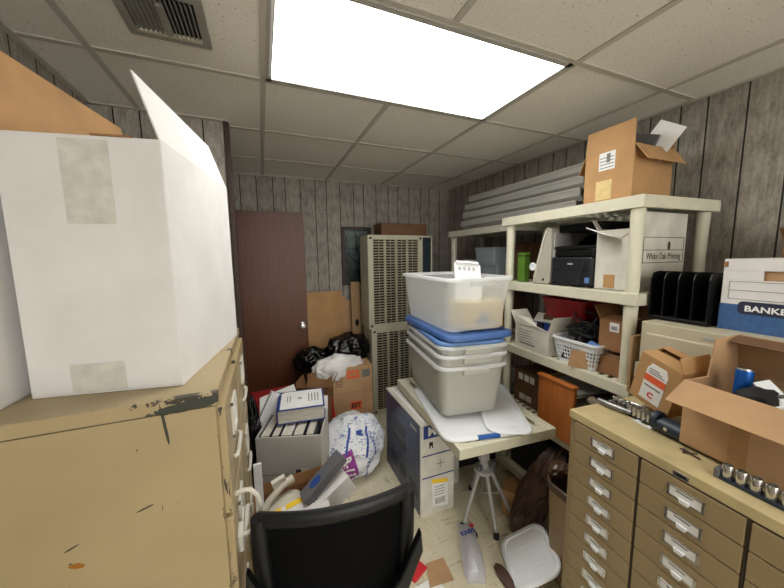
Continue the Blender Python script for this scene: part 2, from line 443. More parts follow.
# ------------------------------------------------------------------ ceiling fixtures
def troffer(loc, label):
    e = thing('ceiling_light', label, 'ceiling light', loc, 0)
    W, D = 2*U, U
    f = MB(); t = .022
    f.bx(0, W, .010, .010+t, -.010, .06).bx(0, W, D-t-.012, D-.012, -.010, .06)
    f.bx(.012, .012+t, .01, D-.012, -.010, .06).bx(W-.012-t, W-.012, .01, D-.012, -.010, .06)
    f.bx(.012, W-.012, .01, D-.012, .10, .11).build('frame', 'fixture_metal', e)
    MB().bx(.034, W-.034, .032, D-.034, -.006, 0).build('diffuser', 'diffuser', e)
    MB().bx(.022, .030, .04, D-.06, -.0115, -.0102).build('hinge_strip', 'white_plastic', e)
    return e
troffer((.0496, 1.0023, H), 'large glowing fluorescent ceiling panel above the stacked bins')
troffer((.0496, 1.0023-4*U, H), 'assumed unseen fluorescent ceiling panel at the room end behind the viewer')  # unseen second panel, assumed in order to light the camera-facing sides

v = thing('air_vent', 'grey louvred square ceiling vent left of the glowing light panel', 'air vent', (-.254, 1.325, H))
f = MB(); a, b, zz = .125, .098, -.012
for s in ((-a, a, -a, -b), (-a, a, b, a), (-a, -b, -b, b), (b, a, -b, b)): f.bx(s[0], s[1], s[2], s[3], zz, 0)
f.build('frame', 'vent_grey', v, bev=.003)
MB().bx(-b, b, -b, b, -.0015, -.0005).build('backing', 'black_gap', v)
for i in range(14):
    x = -.088+i*.0135
    MB().box((x, .004, -.007), (.0025, .18, .013), (0, R(30 if i < 7 else -30), 0)).build('louver', 'vent_grey', v)
MB().bx(-b, b, .084, b, -.013, -.002).build('crossbar', 'ac_beige', v, bev=.001)
MB().prism([(-.012, -.014), (.0, -.017), (.012, -.008), (.010, -.003), (-.010, -.003)], 1, -.06, .085).build('vane', 'vent_grey', v)

# ------------------------------------------------------------------ left filing cabinets
def file_cabinet(label, loc):
    e = thing('filing_cabinet', label, 'filing cabinet', loc, 0, None)
    w, d, h = .38, .66, 1.283
    b = MB().bx(-d+.002, -.006, .002, w-.002, .0, h-.034); b.bx(-d, 0, 0, w, h-.032, h); b.build('body', 'cabinet_paint', e, bev=.003)
    MB().bx(-d+.004, -.010, .004, w-.004, h-.0345, h-.0315).build('seam', 'drawer_shadow', e)
    for i in range(4):
        z1 = 1.240-i*.305; z0 = z1-.292
        dd = MB().bx(-.008, .012, .020, w-.020, z0, z1).build('drawer', 'cabinet_paint', e, bev=.004)
        lh = MB()
        y0, y1, za, zb = .125, .235, z1-.145, z1-.045
        lh.bx(.012, .019, y0, y1, za, za+.008).bx(.012, .019, y0, y1, zb-.008, zb).bx(.012, .019, y0, y0+.008, za, zb).bx(.012, .019, y1-.008, y1, za, zb)
        lh.build('label_holder', 'cable', dd, bev=.001)
        MB().bx(.0121, .0135, y0+.008, y1-.008, za+.008, zb-.008).build('label_card', 'paper', dd)
        if i != 1 or 'second' in label:
            hz = z1-.2
            MB().tube([(.012, .12, hz), (.020, .125, hz), (.022, .15, hz), (.022, .23, hz), (.020, .255, hz), (.012, .26, hz)], .006).build('handle', 'cable', dd, smooth=True)
        else:
            MB().tube([(.012, .085, .95), (.03, .083, .957), (.05, .08, .955), (.066, .078, .937), (.074, .077, .905), (.070, .078, .868), (.055, .08, .836), (.035, .082, .824), (.012, .083, .826)], .0065, 10).build('handle', 'cable', dd, smooth=True)
            MB().box((.018, .09, .812), (.014, .05, .06), (R(12), 0, 0), .005).build('handle_mount', 'cable', dd)
            MB().tube([(.022, .11, .80), (.026, .16, .79), (.028, .22, .80), (.034, .26, .77), (.034, .27, .74)], .007, 8).build('latch_cord', 'cable', dd, smooth=True)
    return e
file_cabinet('chipped cream metal filing cabinet closest to the viewer under the white box', (-.118, .82, 0))
file_cabinet('second cream filing cabinet, behind the chipped one and in front of the door', (-.118, 1.203, 0))

# white cartons on the cabinets
wb = carton('carton', 'tall white open box with tan lining and taped front on filing cabinet', 'box', (-.356, .928, 1.2835), -9.6, .312, .53, .592, 'white_card',
            [('r', -18, .16, .015), ('l', 8, .20, .006, 'cardboard_orange')], inner='cardboard_orange')
MB().bx(-.042, .052, -.0015, .0, .40, .5835).build('tape', 'tape_clear', wb)
MB().bx(-.075, .035, -.0015, .0, .006, .075).build('tape', 'tape_clear', wb)
MB().bx(.02, .10, -.002, .003, .5915, .596).build('torn_edge', 'cardboard_brown', wb)
wb2 = carton('carton', 'white box with blush tint cut off at the photo left edge beside the tall box', 'box', (-.654, .905, 1.2835), -3, .235, .50, .50, 'white_card', [('f', 150, .05)], inner='cardboard_orange')

# ------------------------------------------------------------------ back wall things
p = thing('framed_picture', 'brown framed dark tree picture hanging on back wall', 'picture', (.965, 3.358, 1.61))
f = MB(); w, h, b = .165, .315, .036
f.bx(-w, w, -.026, 0, -h, -h+b).bx(-w, w, -.026, 0, h-b, h).bx(-w, -w+b, -.026, 0, -h+b, h-b).bx(w-b, w, -.026, 0, -h+b, h-b); f.build('frame', 'frame_brown', p, bev=.005)
t = NT('artwork'); sp = t.add('ShaderNodeSeparateXYZ'); tc = t.add('ShaderNodeTexCoord'); t.l.new(tc.outputs['Object'], sp.inputs[0])
t.col(t.mix(t.math('ADD', t.ramp(sp.outputs[2], -.2, .28), t.math('MULTIPLY', t.math('SUBTRACT', t.noise(t.co(), 14), .5), 1.0), True), (22, 42, 40), (104, 120, 120))); t.rough(.3); M['artwork'] = t.m
MB().bx(-w+b, w-b, -.010, -.002, -h+b, h-b).build('artwork', 'artwork', p)
br = MB()
random.seed(3)
def branch(q, a, l, r, n):
    pts = [q]; 
    for i in range(5):
        a += random.uniform(-.45, .45); q = (max(-.12, min(.12, q[0]+math.cos(a)*l/5)), q[1], max(-.27, min(.27, q[2]+math.sin(a)*l/5))); pts.append(q)
    br.tube(pts, [r*(1-.13*i) for i in range(6)], 5)
    if n:
        for da in (-.8, .2, .8): branch(pts[random.choice((3, 4, 5))], a+da, l*.72, r*.6, n-1)
branch((.03, -.011, -.27), 1.7, .30, .014, 4); br.build('tree_figure', 'ink', p)
random.seed(7)

def ac_unit(label, z, h, x0):
    e = thing('air_conditioner', label, 'air conditioner', (x0, 2.85, z))
    W, D = .70, .26; sw = .135
    b = MB().bx(0, W, .02, D, 0, h); b.build('body', 'ac_beige', e, bev=.006)
    f = MB(); xr = W-.11
    f.bx(0, .055, 0, .02, 0, h).bx(xr-.055, xr, 0, .02, 0, h).bx(.055, xr-.055, 0, .02, 0, .045).bx(.055, xr-.055, 0, .02, h-.045, h)
    f.build('front_frame', 'ac_beige', e, bev=.004)
    MB().bx(.055, xr-.055, .014, .0195, .045, h-.045).build('grille_backing', 'black_gap', e)
    s = MB(); n = int((h-.09)/.026)
    for i in range(n):
        zc = .05+(i+.5)*(h-.10)/n
        s.box(((.055+xr-.055)/2, .009, zc), (xr-.11, .003, .012), (R(25), 0, 0))
    s.build('louver_panel', 'ac_slat', e)
    v = MB()
    for k in range(1, 4): v.bx(.055+k*(xr-.11)/4-.012, .055+k*(xr-.11)/4+.012, .002, .012, .045, h-.045)
    for k in range(1, 8): v.bx(.055+k*(xr-.11)/8-.002, .055+k*(xr-.11)/8+.002, .004, .012, .045, h-.045)
    v.build('grille_bars', 'ac_slat', e)
    MB().bx(xr+.002, W-.016, .004, .02, .03, h-.02).build('control_strip', 'dark_navy', e)
    MB().bx(W-.016, W, .0, .02, 0, h).build('side_trim', 'ac_beige', e)
    for q in ((.028, .03), (.028, h-.03), (xr-.028, .03), (xr-.028, h-.03)):
        MB().lathe([(.012, 0), (.012, .004), (.006, .006)], 14).xf(Matrix.Translation((q[0], -.0003, q[1])) @ Matrix.Rotation(PI/2, 4, 'X')).build('screw', 'black_matte', e)
    return e
ac_unit('beige louvred air conditioner on top of its stack by back wall', .895, .915, .932)
ac_unit('beige louvred air conditioner at the bottom of the stack, behind the blue box', 0, .893, .955)
c = carton('carton', 'brown carton lying on top of the stacked air conditioners', 'box', (1.33, 2.87, 1.8105), 0, .50, .22, .115, 'cardboard_dark', closed=True)
MB().bx(-.25, .25, .1, .13, .115, .1158).build('tape', 'tape_brown', c)
pl = MB(); pl.prism([(-.05, 0), (.05, 0), (.05, 1.34), (-.05, 1.34)], 1, 0, .022)
o = pl.build('wood_plank', 'wood_raw', bev=.003); tag(o, 'pale wooden plank with round hole leaning left of the air conditioners', 'plank'); put(o, (.905, 3.16, 0), rot=(R(-3), 0, 0))
h_ = MB().lathe([(.022, 0), (.026, .003), (.014, .004), (.013, .001)], 18).xf(Matrix.Translation((.004, -.0005, .90)) @ Matrix.Rotation(PI/2, 4, 'X') @ Matrix.Diagonal((.8, 1.5, 1, 1))).build('hole', 'black_gap', o)
o = MB().prism([(-.205, 0), (.19, 0), (.19, 1.245), (-.205, 1.245)], 1, 0, .006).build('cardboard_sheet', 'cardboard_orange', bev=.002); tag(o, 'large tan cardboard sheet leaning on back wall beside the door', 'cardboard'); put(o, (.585, 3.22, 0), rot=(R(-4.5), 0, 0))
o = MB().prism([(-.09, 0), (.09, 0), (.09, 1.14), (.02, 1.14), (.02, 1.18), (-.09, 1.18)], 1, 0, .006).build('cardboard_sheet', 'cardboard', bev=.002); tag(o, 'narrow notched cardboard sheet leaning between the big sheet and the plank', 'cardboard'); put(o, (.80, 3.24, 0), rot=(R(-4.5), 0, 0))

# ------------------------------------------------------------------ shelving
def tier(e, w, d, z, m='resin', vents=True):     # local x along width, y depth, top at z
    t = .055; b = MB()
    b.bx(-w/2, w/2, 0, .014, z-t, z).bx(-w/2, w/2, d-.014, d, z-t, z).bx(-w/2, -w/2+.014, .014, d-.014, z-t, z).bx(w/2-.014, w/2, .014, d-.014, z-t, z)
    b.bx(-w/2+.014, w/2-.014, .014, .04, z-.008, z-.0005).bx(-w/2+.014, w/2-.014, d-.04, d-.014, z-.008, z-.0005)
    b.bx(-w/2+.014, -w/2+.05, .04, d-.04, z-.008, z-.0005).bx(w/2-.05, w/2-.014, .04, d-.04, z-.008, z-.0005)
    for cx in (-w/2+.05, w/2-.05):
        for cy in (.05, d-.05): b.lathe([(.038, z-.03), (.038, z-.0003), (.028, z-.0003), (.026, z-.006)], 20, (cx, cy, 0))
    n = int((w-.10)/.05); st = (w-.10)/n
    for i in range(n+1): b.bx(-w/2+.05+i*st-.0135, -w/2+.05+i*st+.0135, 0.04, d-.04, z-.007, z-.001)
    for j in range(1, 6): b.bx(-w/2+.045, w/2-.045, .04+j*(d-.08)/6-.007, .04+j*(d-.08)/6+.007, z-.03, z-.0015)
    return b.build('shelf', m, e, bev=.003)
def shelf_unit(label, loc, rotz, w, d, tops, m='resin', name='shelving_unit'):
    e = thing(name, label, 'shelving', loc, rotz)
    zp = 0
    for z in tops:
        tier(e, w, d, z, m)
    for x in (-w/2+.045, w/2-.045):
        for y in (.04, d-.045):
            p = [(.031, 0), (.031, .02)]
            b = MB(); zz = 0
            for z in tops:
                b.lathe([(.025, zz), (.027, zz+.02), (.026, (zz+z)/2), (.029, z-.054)], 18, (x, y, 0)); zz = z-.001
            b.build('post', m, e, smooth=True)
    return e
# local front -y faces world -x with rotz -90; local +x runs to world -y
shelf_unit('cream plastic shelving unit nearest the viewer along right wall', (1.545, 1.305, 0), -92, .90, .575, [.115, .55, .985, 1.42, 1.855])
shelf_unit('cream plastic shelving unit in the far right corner', (1.705, 2.235, 0), -90, .86, .43, [.115, .55, .985, 1.40, 1.835], 'resin_grey')

# shelf top: lens covers and carton
def lens(label, loc, roll):
    e = thing('light_cover', label, 'light cover', loc, 0, None, rot=(0, R(roll), 0))
    prof = [(-.03, 0), (.10, -.0), (.128, .03), (.128, .075), (.118, .075), (.118, .034), (.096, .010), (-.026, .010), (-.05, .036), (-.05, .075), (-.06, .075), (-.06, .03)]
    MB().prism(prof, 1, 0, 1.22).build('lens', 'lens_grey', e)
    b = MB().bx(-.066, -.05, 0, 1.22, .068, .078)
    b.build('lip', 'lens_edge', e, bev=.002); return e
for i, (y, dx, lb) in enumerate(((1.40, .0, 'lowest'), (1.385, .012, 'second from the bottom'), (1.38, .03, 'third from the bottom'), (1.345, .045, 'uppermost'))):
    lens('grey plastic light cover on the shelving tops, %s of its stack' % lb, (1.88+dx, y, 1.8565+.0755*i), 0)
tb = carton('carton', 'open cardboard box with raised front flap on top of near shelving unit', 'box', (1.63, 1.09, 1.8555), -91, .243, .30, .255, 'cardboard_orange',
            [('f', -2, .115), ('r', 146, .10), ('l', 155, .09), ('b', 25, .06)])
for z0, z1, x0, x1, mm in ((.165, .252, -.045, .035, 'paper'), (.02, .115, -.055, .025, 'yellow_tape')):
    MB().bx(x0, x1, -.0015, 0, z0, z1).build('sticker', mm, tb)
b = MB()
for i in range(4): b.bx(-.04, .03, -.002, -.0014, .175+i*.016, .179+i*.016)
b.bx(-.006, .012, -.0021, -.0014, .20, .243); b.build('sticker_print', 'ink_grey', tb)
o = MB().bx(-.06, .06, 0, .003, 0, .20).build('card_sheet', 'paper'); tag(o, 'white card sticking up out of the box on the shelving top', 'card'); put(o, (1.80, 1.035, 2.045), rot=(R(-4), R(34), R(-80)))
o = MB().bx(-.06, .06, 0, .012, 0, .17).build('folder', 'grey_plastic'); tag(o, 'dark grey folder standing in the box on the shelving top', 'folder'); put(o, (1.74, 1.06, 2.02), rot=(R(-6), R(22), R(-88)))

# ------------------------------------------------------------------ near unit, tier at 1.42
Z2 = 1.4205
g = thing('green_box', 'green carton standing beside the scanner on the shelf', 'box', (1.62, 1.628, Z2), -90)
MB().bx(-.03, .03, 0, .05, 0, .195).build('body', 'green', g, bev=.004)
MB().bx(-.031, .031, -.001, .051, .17, .178).build('lid_seam', 'drawer_shadow', g)
s = thing('scanner', 'beige wedge shaped flatbed scanner standing on end beside black printer', 'scanner', (1.6, 1.43, Z2), -90)
MB().prism([(-.075, .0), (.045, .0), (.052, .03), (.05, .335), (.02, .345), (.0, .33), (-.055, .10), (-.075, .05)], 1, 0, .34).build('body', 'scanner_beige', s, bev=.006)
MB().tube([(-.05, -.004, .04), (-.045, -.004, .10), (0, -.004, .27), (.02, -.004, .32)], .006).build('ridge', 'device_beige', s, smooth=True)
MB().bx(.053, .062, .02, .30, .02, .31).build('lid', 'light_grey', s, bev=.002)
MB().lathe([(.024, 0), (.026, .01), (.018, .016), (.010, .012), (.004, .010)], 20).xf(Matrix.Translation((-.068, -.002, .105)) @ Matrix.Rotation(PI/2, 4, 'X')).build('dial', 'white_plastic', s, smooth=True)
MB().bx(.0, .012, -.002, .001, .02, .035).build('socket', 'black_gap', s)
pr = thing('printer', 'black inkjet printer with small blue sticker on the middle shelf', 'printer', (1.60, 1.245, Z2), -91)
MB().bx(-.126, .124, 0, .33, .008, .165).build('body', 'printer_black', pr, bev=.010)
MB().bx(-.12, .12, .02, .34, .165, .205).build('scanner_lid', 'black_plastic', pr, bev=.008)
MB().prism([(.01, .21), (.20, .215), (.31, .30), (.30, .305), (.19, .235), (.01, .225)], 0, -.12, .12).build('paper_support', 'black_plastic', pr, bev=.003)
MB().bx(-.11, .11, -.001, .004, .088, .094).build('slot', 'black_gap', pr)
MB().bx(.092, .118, -.0015, 0, .025, .055).build('sticker', 'lid_blue', pr)
MB().bx(-.016, .016, -.0012, 0, .122, .131).build('maker_mark', 'light_grey', pr)
for x in (-.11, .11): MB().bx(x-.02, x+.02, .03, .3, 0, .008).build('foot', 'black_matte', pr)
o = MB().tube([(1.605, 1.38, 1.426), (1.57, 1.33, 1.426), (1.562, 1.25, 1.427), (1.578, 1.19, 1.44), (1.585, 1.17, 1.50), (1.59, 1.16, 1.56)], .0035).build('power_cable', 'black_matte', smooth=True); tag(o, 'thin black cable curling in front of the inkjet printer', 'cable')
o = thing('paper_tray', 'wide black plastic tray lying on top of the inkjet printer', 'tray', (1.66, 1.245, Z2+.308), -90)
MB().bx(-.13, .13, 0, .26, 0, .008).bx(-.13, .13, 0, .006, .008, .045).bx(-.13, -.124, .006, .26, .008, .045).bx(.124, .13, .006, .26, .008, .045).build('body', 'black_plastic', o, bev=.002)
wo = carton('carton', 'white box lettered White Oak Printing with torn flap on the middle shelf', 'box', (1.625, 1.015, Z2), -90, .205, .33, .30, 'white_card_dirty', [('l', 35, .07), ('b', 10, .05)], t=.006, inner='grey_card')
MB().panel([(-.10, -.002, .30), (.02, -.002, .255), (.0, -.10, .275), (-.10, -.09, .315)], .004).build('flap', 'white_card', wo)
MB().panel([(.02, -.002, .255), (.10, -.002, .30), (.10, .03, .315), (.05, .03, .29)], .004).build('flap', 'cardboard', wo)
MB().bx(-.055, .0, -.0015, 0, .008, .075).build('patch', 'cardboard_orange', wo)
MB().bx(.1028, .107, .02, .36, 0, .372).build('side_panel', 'white_card_dirty', wo)
b = MB()
for z in (.255, .195, .135): b.bx(.107, .1078, .02, .345, z-.0015, z+.0015)
for y in (.02, .345): b.bx(.107, .1078, y-.0015, y+.0015, .135, .255)
b.build('ruled_box', 'ink_brown', wo)
MB().text('White Oak Printing', .044, RIGHT(.1074, .185, .165), sx=.80).build('lettering', 'ink_brown', wo)
MB().lathe([(.011, 0), (.011, .0012)], 16).xf(Matrix.Translation((.107, .22, .215)) @ Matrix.Rotation(PI/2, 4, 'Y') @ Matrix.Diagonal((2.0, 1, 1, 1))).build('hand_hole', 'ink_brown', wo)

# ------------------------------------------------------------------ near unit, tier at .985
Z3 = .9855
w1 = carton('carton', 'white open box with printed side on the lower shelf left of basket', 'box', (1.57, 1.475, Z3), -95, .29, .15, .155, 'white_card_dirty', [('f', -25, .0), ('l', 40, .10), ('r', 20, .09), ('b', 30, .07)], inner='grey_card')
MB().panel([(-.15, 0, .155), (.15, 0, .155), (.06, -.005, .17), (-.05, .03, .205), (-.14, .0, .21)], .004).build('flap', 'white_card_dirty', w1)
b = MB()
for i in range(5): b.bx(-.115, .02-.02*(i % 2), -.001, 0, .05+i*.018, .054+i*.018)
b.bx(-.10, .04, -.001, 0, .03, .040); b.build('print', 'ink_grey', w1)
for i in range(4):
    o = MB().bx(-.05, .05, 0, .016, 0, .17).build('folder', ('paper', 'black_matte', 'navy', 'device_beige')[i]); tag(o, '%s folder standing in the white box on the lower shelf' % ('white', 'black', 'navy', 'beige')[i], 'folder')
    put(o, (1.60+i*.026, 1.54-.03*i, Z3+.008), rot=(R(-8), 0, R(-80)))
rb = thing('basket', 'red plastic basket behind the white box on lower shelf', 'basket', (1.83, 1.38, Z3+.215), -92)
MB().loft([rrect(.28, .20, .03, 0), rrect(.31, .23, .035, .11), rrect(.325, .245, .04, .11), rrect(.325, .245, .04, .12), rrect(.305, .225, .035, .12), rrect(.275, .195, .03, .006)], True, True).build('body', 'red', rb, smooth=True)
o = carton('carton', 'dark closed carton under the red basket on lower shelf', 'box', (1.73, 1.38, Z3), -92, .30, .25, .213, 'cardboard_dark', closed=True)
# laundry basket: real holes
lb = thing('laundry_basket', 'white perforated plastic laundry basket full of black gear on lower shelf', 'basket', (1.665, 1.165, Z3), -92)
W, D, Hh = .275, .22, .145
b = MB().loft([rrect(W*.82, D*.82, .03, 0), rrect(W*.83, D*.83, .03, .02), rrect(W*.81, D*.81, .028, .02), rrect(W*.80, D*.80, .028, .004)], True, True)
for z0 in (.036, .058, .080):
    k = .82+.18*z0/Hh
    b.loft([rrect(W*k, D*k, .03, z0), rrect(W*k, D*k, .03, z0+.007), rrect(W*k-.006, D*k-.006, .028, z0+.007), rrect(W*k-.006, D*k-.006, .028, z0), rrect(W*k, D*k, .03, z0)])
b.loft([rrect(W*.96, D*.96, .03, .10), rrect(W, D, .033, Hh-.012), rrect(W+.018, D+.018, .036, Hh-.012), rrect(W+.018, D+.018, .036, Hh), rrect(W-.008, D-.008, .03, Hh), rrect(W*.94, D*.94, .028, .10), rrect(W*.96, D*.96, .03, .10)])
nb = 13
for side in range(4):
    n_ = nb if side % 2 == 0 else 11
    for i in range(n_+1):
        f_ = -.44+.88*i/n_
        def P(k):
            return {0: (f_*W*k, -D*k/2+.003), 2: (f_*W*k, D*k/2-.003), 1: (W*k/2-.003, f_*D*k), 3: (-W*k/2+.003, f_*D*k)}[side]
        p0, p1 = P(.83), P(.955)
        b.tube([(*p0, .015), (*p1, .104)], .0032, 5)
b.build('body', 'white_plastic', lb)
stuff = [((1.62, 1.24, 1.0), (.10, .05, .17), (R(10), R(8), R(20)), 'black_plastic', 'adapter_brick', 'black upright electronics box at left in the laundry basket'),
         ((1.68, 1.17, 1.0), (.10, .08, .19), (R(-5), R(-6), R(-10)), 'black_matte', 'speaker_box', 'tall black box in the middle of the laundry basket'),
         ((1.62, 1.115, 1.0), (.04, .05, .15), (R(20), R(-20), R(0)), 'lid_blue', 'blue_case', 'small blue case leaning in the laundry basket'),
         ((1.72, 1.10, 1.0), (.09, .06, .18), (R(0), R(12), R(15)), 'black_plastic', 'modem', 'black box at right in the laundry basket')]
for l, d, r, mm, nm, lab in stuff:
    e = thing(nm, lab, 'electronics', l, rot=r)
    MB().bx(-d[0]/2, d[0]/2, -d[1]/2, d[1]/2, 0, d[2]).build('body', mm, e, bev=.004)
    q = MB()
    for i in range(5): q.bx(-d[0]/2-.0015, -d[0]/2+.001, -d[1]/2+.01+i*.009, -d[1]/2+.014+i*.009, d[2]*.45, d[2]*.8)
    q.build('vent_slots', 'grey_plastic', e)
for i in range(5):
    random.seed(20+i); pts = []
    for k in range(12):
        a = k*.9+i; pts.append((1.665+.075*math.cos(a)*(1-.02*k), 1.165+.085*math.sin(a*1.1+i), 1.135+.012*k*random.random()+.01*i))
    o = MB().tube(pts, .0045, 6).build('cable', 'black_matte', smooth=True)
    tag(o, 'tangled black cable heaped on the laundry basket', 'cable', 'cables in the laundry basket')
c1 = carton('carton', 'brown carton with white barcode label and raised flap on near shelf edge', 'box', (1.60, .985, Z3+.128), -90, .145, .20, .155, 'cardboard_brown', [('f', -80, .09), ('l', 30, .075), ('b', 10, .06)])
MB().bx(-.02, .025, -.0015, 0, .10, .145).build('label', 'paper', c1)
b = MB()
for i in range(6): b.bx(-.012+i*.005, -.0095+i*.005, -.0022, -.001, .108, .128)
b.build('barcode', 'ink', c1)
c2 = carton('carton', 'brown open carton under the barcode carton, flap folded toward the viewer', 'box', (1.60, .965, Z3), -90, .175, .24, .098, 'cardboard_brown', [('l', 95, .0)])
c3 = MB().box((0, 0, 0), (.20, .29, .005)); o = c3.build('cardboard_sheet', 'cardboard'); tag(o, 'flat cardboard sheet between the two brown cartons on lower shelf', 'cardboard'); put(o, (1.71, .965, Z3+.1015))
# stiff divider, front flap piece
MB().panel([(-.0875, .0, .004), (-.0875, .0, .098), (-.185, -.075, .102), (-.20, -.08, .006)], .004).build('flap', 'cardboard', c2)
o = MB().bx(-.006, .006, 0, .25, 0, .26).build('wood_board', 'wood_raw', bev=.002); tag(o, 'thin wooden board with pale edge standing at the near end of lower shelf', 'board'); put(o, (1.505, .848, .975), -80+90-100)

# tier at .55
Z4 = .5505
wc = thing('wooden_cabinet', 'small orange wood cabinet end panel below the laundry basket', 'cabinet', (1.51, 1.225, Z4), -92)
MB().bx(-.12, .12, 0, .022, 0, .325).build('end_panel', 'wood_orange', wc, bev=.003)
MB().bx(-.125, .125, -.012, .03, .325, .343).build('top_rail', 'wood_orange', wc, bev=.007)
MB().bx(-.12, -.108, .022, .35, 0, .32).bx(.108, .12, .022, .35, 0, .10).bx(-.108, .108, .022, .35, 0, .012).bx(-.108, .108, .34, .35, .012, .32).build('carcass', 'wood_raw', wc)
MB().bx(-.106, .118, .03, .33, .27, .29).bx(-.106, .118, .03, .33, .20, .215).build('tray_shelf', 'light_grey', wc)
bb = carton('carton', 'dark brown carton with white taped labels below the white box on lower shelf', 'box', (1.66, 1.58, Z4), -92, .23, .28, .24, 'cardboard_dark', closed=True)
for x in (-.055, .0, .05): MB().bx(x-.018, x+.022, -.0015, 0, .17, .215).build('label', 'paper', bb)
for x in (-.03, .03): MB().bx(x-.03, x+.02, -.0015, 0, .03, .07).build('label', 'grey_card', bb)
bx2 = carton('carton', 'dark carton at the near end of the shelf behind the drawer cabinet', 'box', (1.58, .995, Z4), -92, .20, .30, .20, 'cardboard_dark', closed=True)
o = MB().bx(-.05, .05, 0, .16, 0, .07).build('small_box', 'white_card'); tag(o, 'small white box with green end beside the wood cabinet', 'box'); put(o, (1.60, 1.0, Z4+.2005), -92); MB().bx(-.052, -.02, -.001, .161, .001, .072).build('band', 'green', o)
o = MB().tube([(1.505, .94, .80), (1.50, .97, .84), (1.51, 1.01, .862), (1.53, 1.03, .85), (1.55, 1.02, .80)], [.012, .02, .022, .02, .012], 8).build('work_glove', 'cloth_taupe', smooth=True); tag(o, 'taupe cloth strap bundle behind the top of the drawer cabinet', 'cloth')
o = MB().blob((1.56, .93, .80), (.07, .06, .05), .3, 2.5, 4, 3).build('cloth_bundle', 'cloth_taupe', smooth=True); tag(o, 'crumpled taupe cloth behind the left corner of the drawer cabinet', 'cloth')

# far unit contents
Z5 = 1.4005
def clear_box(label, loc, w, d, h, content):
    e = thing('storage_box', label, 'storage box', loc, -90)
    MB().loft([rrect(w*.9, d*.9, .02, 0), rrect(w, d, .025, h), rrect(w-.006, d-.006, .022, h), rrect(w*.9-.006, d*.9-.006, .018, .003)], True, True).build('body', 'box_clear', e, smooth=True)
    MB().loft([rrect(w+.015, d+.015, .028, h), rrect(w+.015, d+.015, .028, h+.012), rrect(w-.01, d-.01, .02, h+.018)], True, True).build('lid', 'box_clear', e, smooth=True)
    return e
clear_box('lower clear plastic storage box on the far shelving unit', (1.86, 2.16, Z5), .30, .22, .11, 0)
clear_box('upper clear plastic storage box on the far shelving unit', (1.86, 2.18, Z5+.13), .26, .22, .12, 0)
o = MB().bx(-.05, .05, 0, .12, 0, .16).build('white_box', 'white_card'); tag(o, 'white carton with red corner on the far shelving unit', 'box'); put(o, (1.75, 2.50, Z5), -90); MB().bx(-.051, -.01, -.001, .02, .08, .161).build('print', 'red_bright', o)
o = carton('carton', 'white flat carton beside the red cornered one on the far shelving unit', 'box', (1.76, 2.385, Z5), -90, .12, .2, .15, 'white_card_dirty', closed=True)
o = carton('carton', 'brown carton at the back of the far shelving unit', 'box', (1.95, 2.0, Z5), -90, .26, .16, .30, 'cardboard_dark', closed=True)
o = MB().bx(-.14, .14, 0, .14, 0, .26).build('black_case', 'black_plastic', bev=.01); tag(o, 'black case standing at the back of far shelving unit', 'case'); put(o, (1.98, 2.40, Z5), -90)
o = carton('carton', 'brown carton on the shelf below the clear storage boxes', 'box', (1.74, 2.25, .9855), -90, .5, .3, .3, 'cardboard_dark', closed=True)

# ------------------------------------------------------------------ table: shelf panel on a tripod
tt = thing('tripod_table', 'makeshift table of a slotted cream shelf panel on a tripod stand', 'table', (1.146, 1.60, 0), 0)
th = -4.5
q = bpy.data.objects.new('tmp', None)
pn = tier(tt, .585, .92, .68, 'resin'); pn.name = 'panel'
pn.location = (-.037, -.46, 0); pn.rotation_euler = (0, 0, R(th))
hub = Vector((.045, -.16, .30))
MB().lathe([(.05, -.025), (.058, -.02), (.058, .0), (.03, .01), (.022, .05), (.034, .06), (.034, .085), (.02, .10)], 20, hub).build('hub', 'light_grey', tt, smooth=True)
MB().lathe([(.017, .09), (.017, .20), (.024, .20), (.024, .22), (.014, .22), (.014, .333)], 16, hub).build('column', 'light_grey', tt, smooth=True)
for ang in (-165, -105, -50, 75):
    a = R(ang); f = hub+Vector((.19*math.cos(a), .19*math.sin(a), -.30+.012))
    lg = MB().tube([hub+Vector((.045*math.cos(a), .045*math.sin(a), -.012)), f], [.012, .009], 10).build('leg', 'light_grey', tt, smooth=True)
    MB().lathe([(.016, -.012), (.016, .012), (.01, .02)], 12, f).build('foot', 'black_matte', lg)
for s in (-1, 1): MB().box(hub+Vector((.05*s, -.03, .03)), (.035, .02, .03), (0, 0, .4), .004).build('clamp', 'grey_plastic', tt)
for i in range(3):
    a = R(-130+i*90); MB().tube([hub+Vector((.10*math.cos(a), .10*math.sin(a), -.15)), hub+Vector((0, 0, -.17))], .005, 6).build('brace', 'light_grey', tt)

def bin_(label, loc, rotz, w, d, h, m, name='storage_bin', rim='rim_clear'):
    e = thing(name, label, 'storage bin', loc, rotz)
    r = .06; kb = .86
    rings = [rrect(w*kb-.05, d*(kb+.03)-.05, r*.6, 0), rrect(w*kb, d*(kb+.03), r*.8, .018)]
    for k in range(1, 7): f = k/6; rings.append(rrect(w*(kb+(1-kb)*f), d*(kb+.03+(.97-kb)*f), r*(.8+.2*f), .018+(h-.038)*f))
    inn = [rrect(w-.006, d-.006, r-.003, h-.02), rrect(w*kb-.008, d*(kb+.03)-.008, r*.7, .008)]
    MB().loft(rings+inn, True, True).build('body', m, e, smooth=55)
    MB().loft([rrect(w, d, r, h-.02), rrect(w+.03, d+.03, r+.012, h-.018), rrect(w+.03, d+.03, r+.012, h-.003), rrect(w+.024, d+.024, r+.01, h), rrect(w-.004, d-.004, r-.002, h), rrect(w-.008, d-.008, r-.003, h-.02), rrect(w, d, r, h-.02)]).build('rim', rim, e, smooth=55)
    for s in (-1, 1):
        MB().bx(-.075, .075, s*(d/2+.012)-.008, s*(d/2+.012)+.008, h-.045, h-.016).build('handle', m, e, bev=.004)
    return e
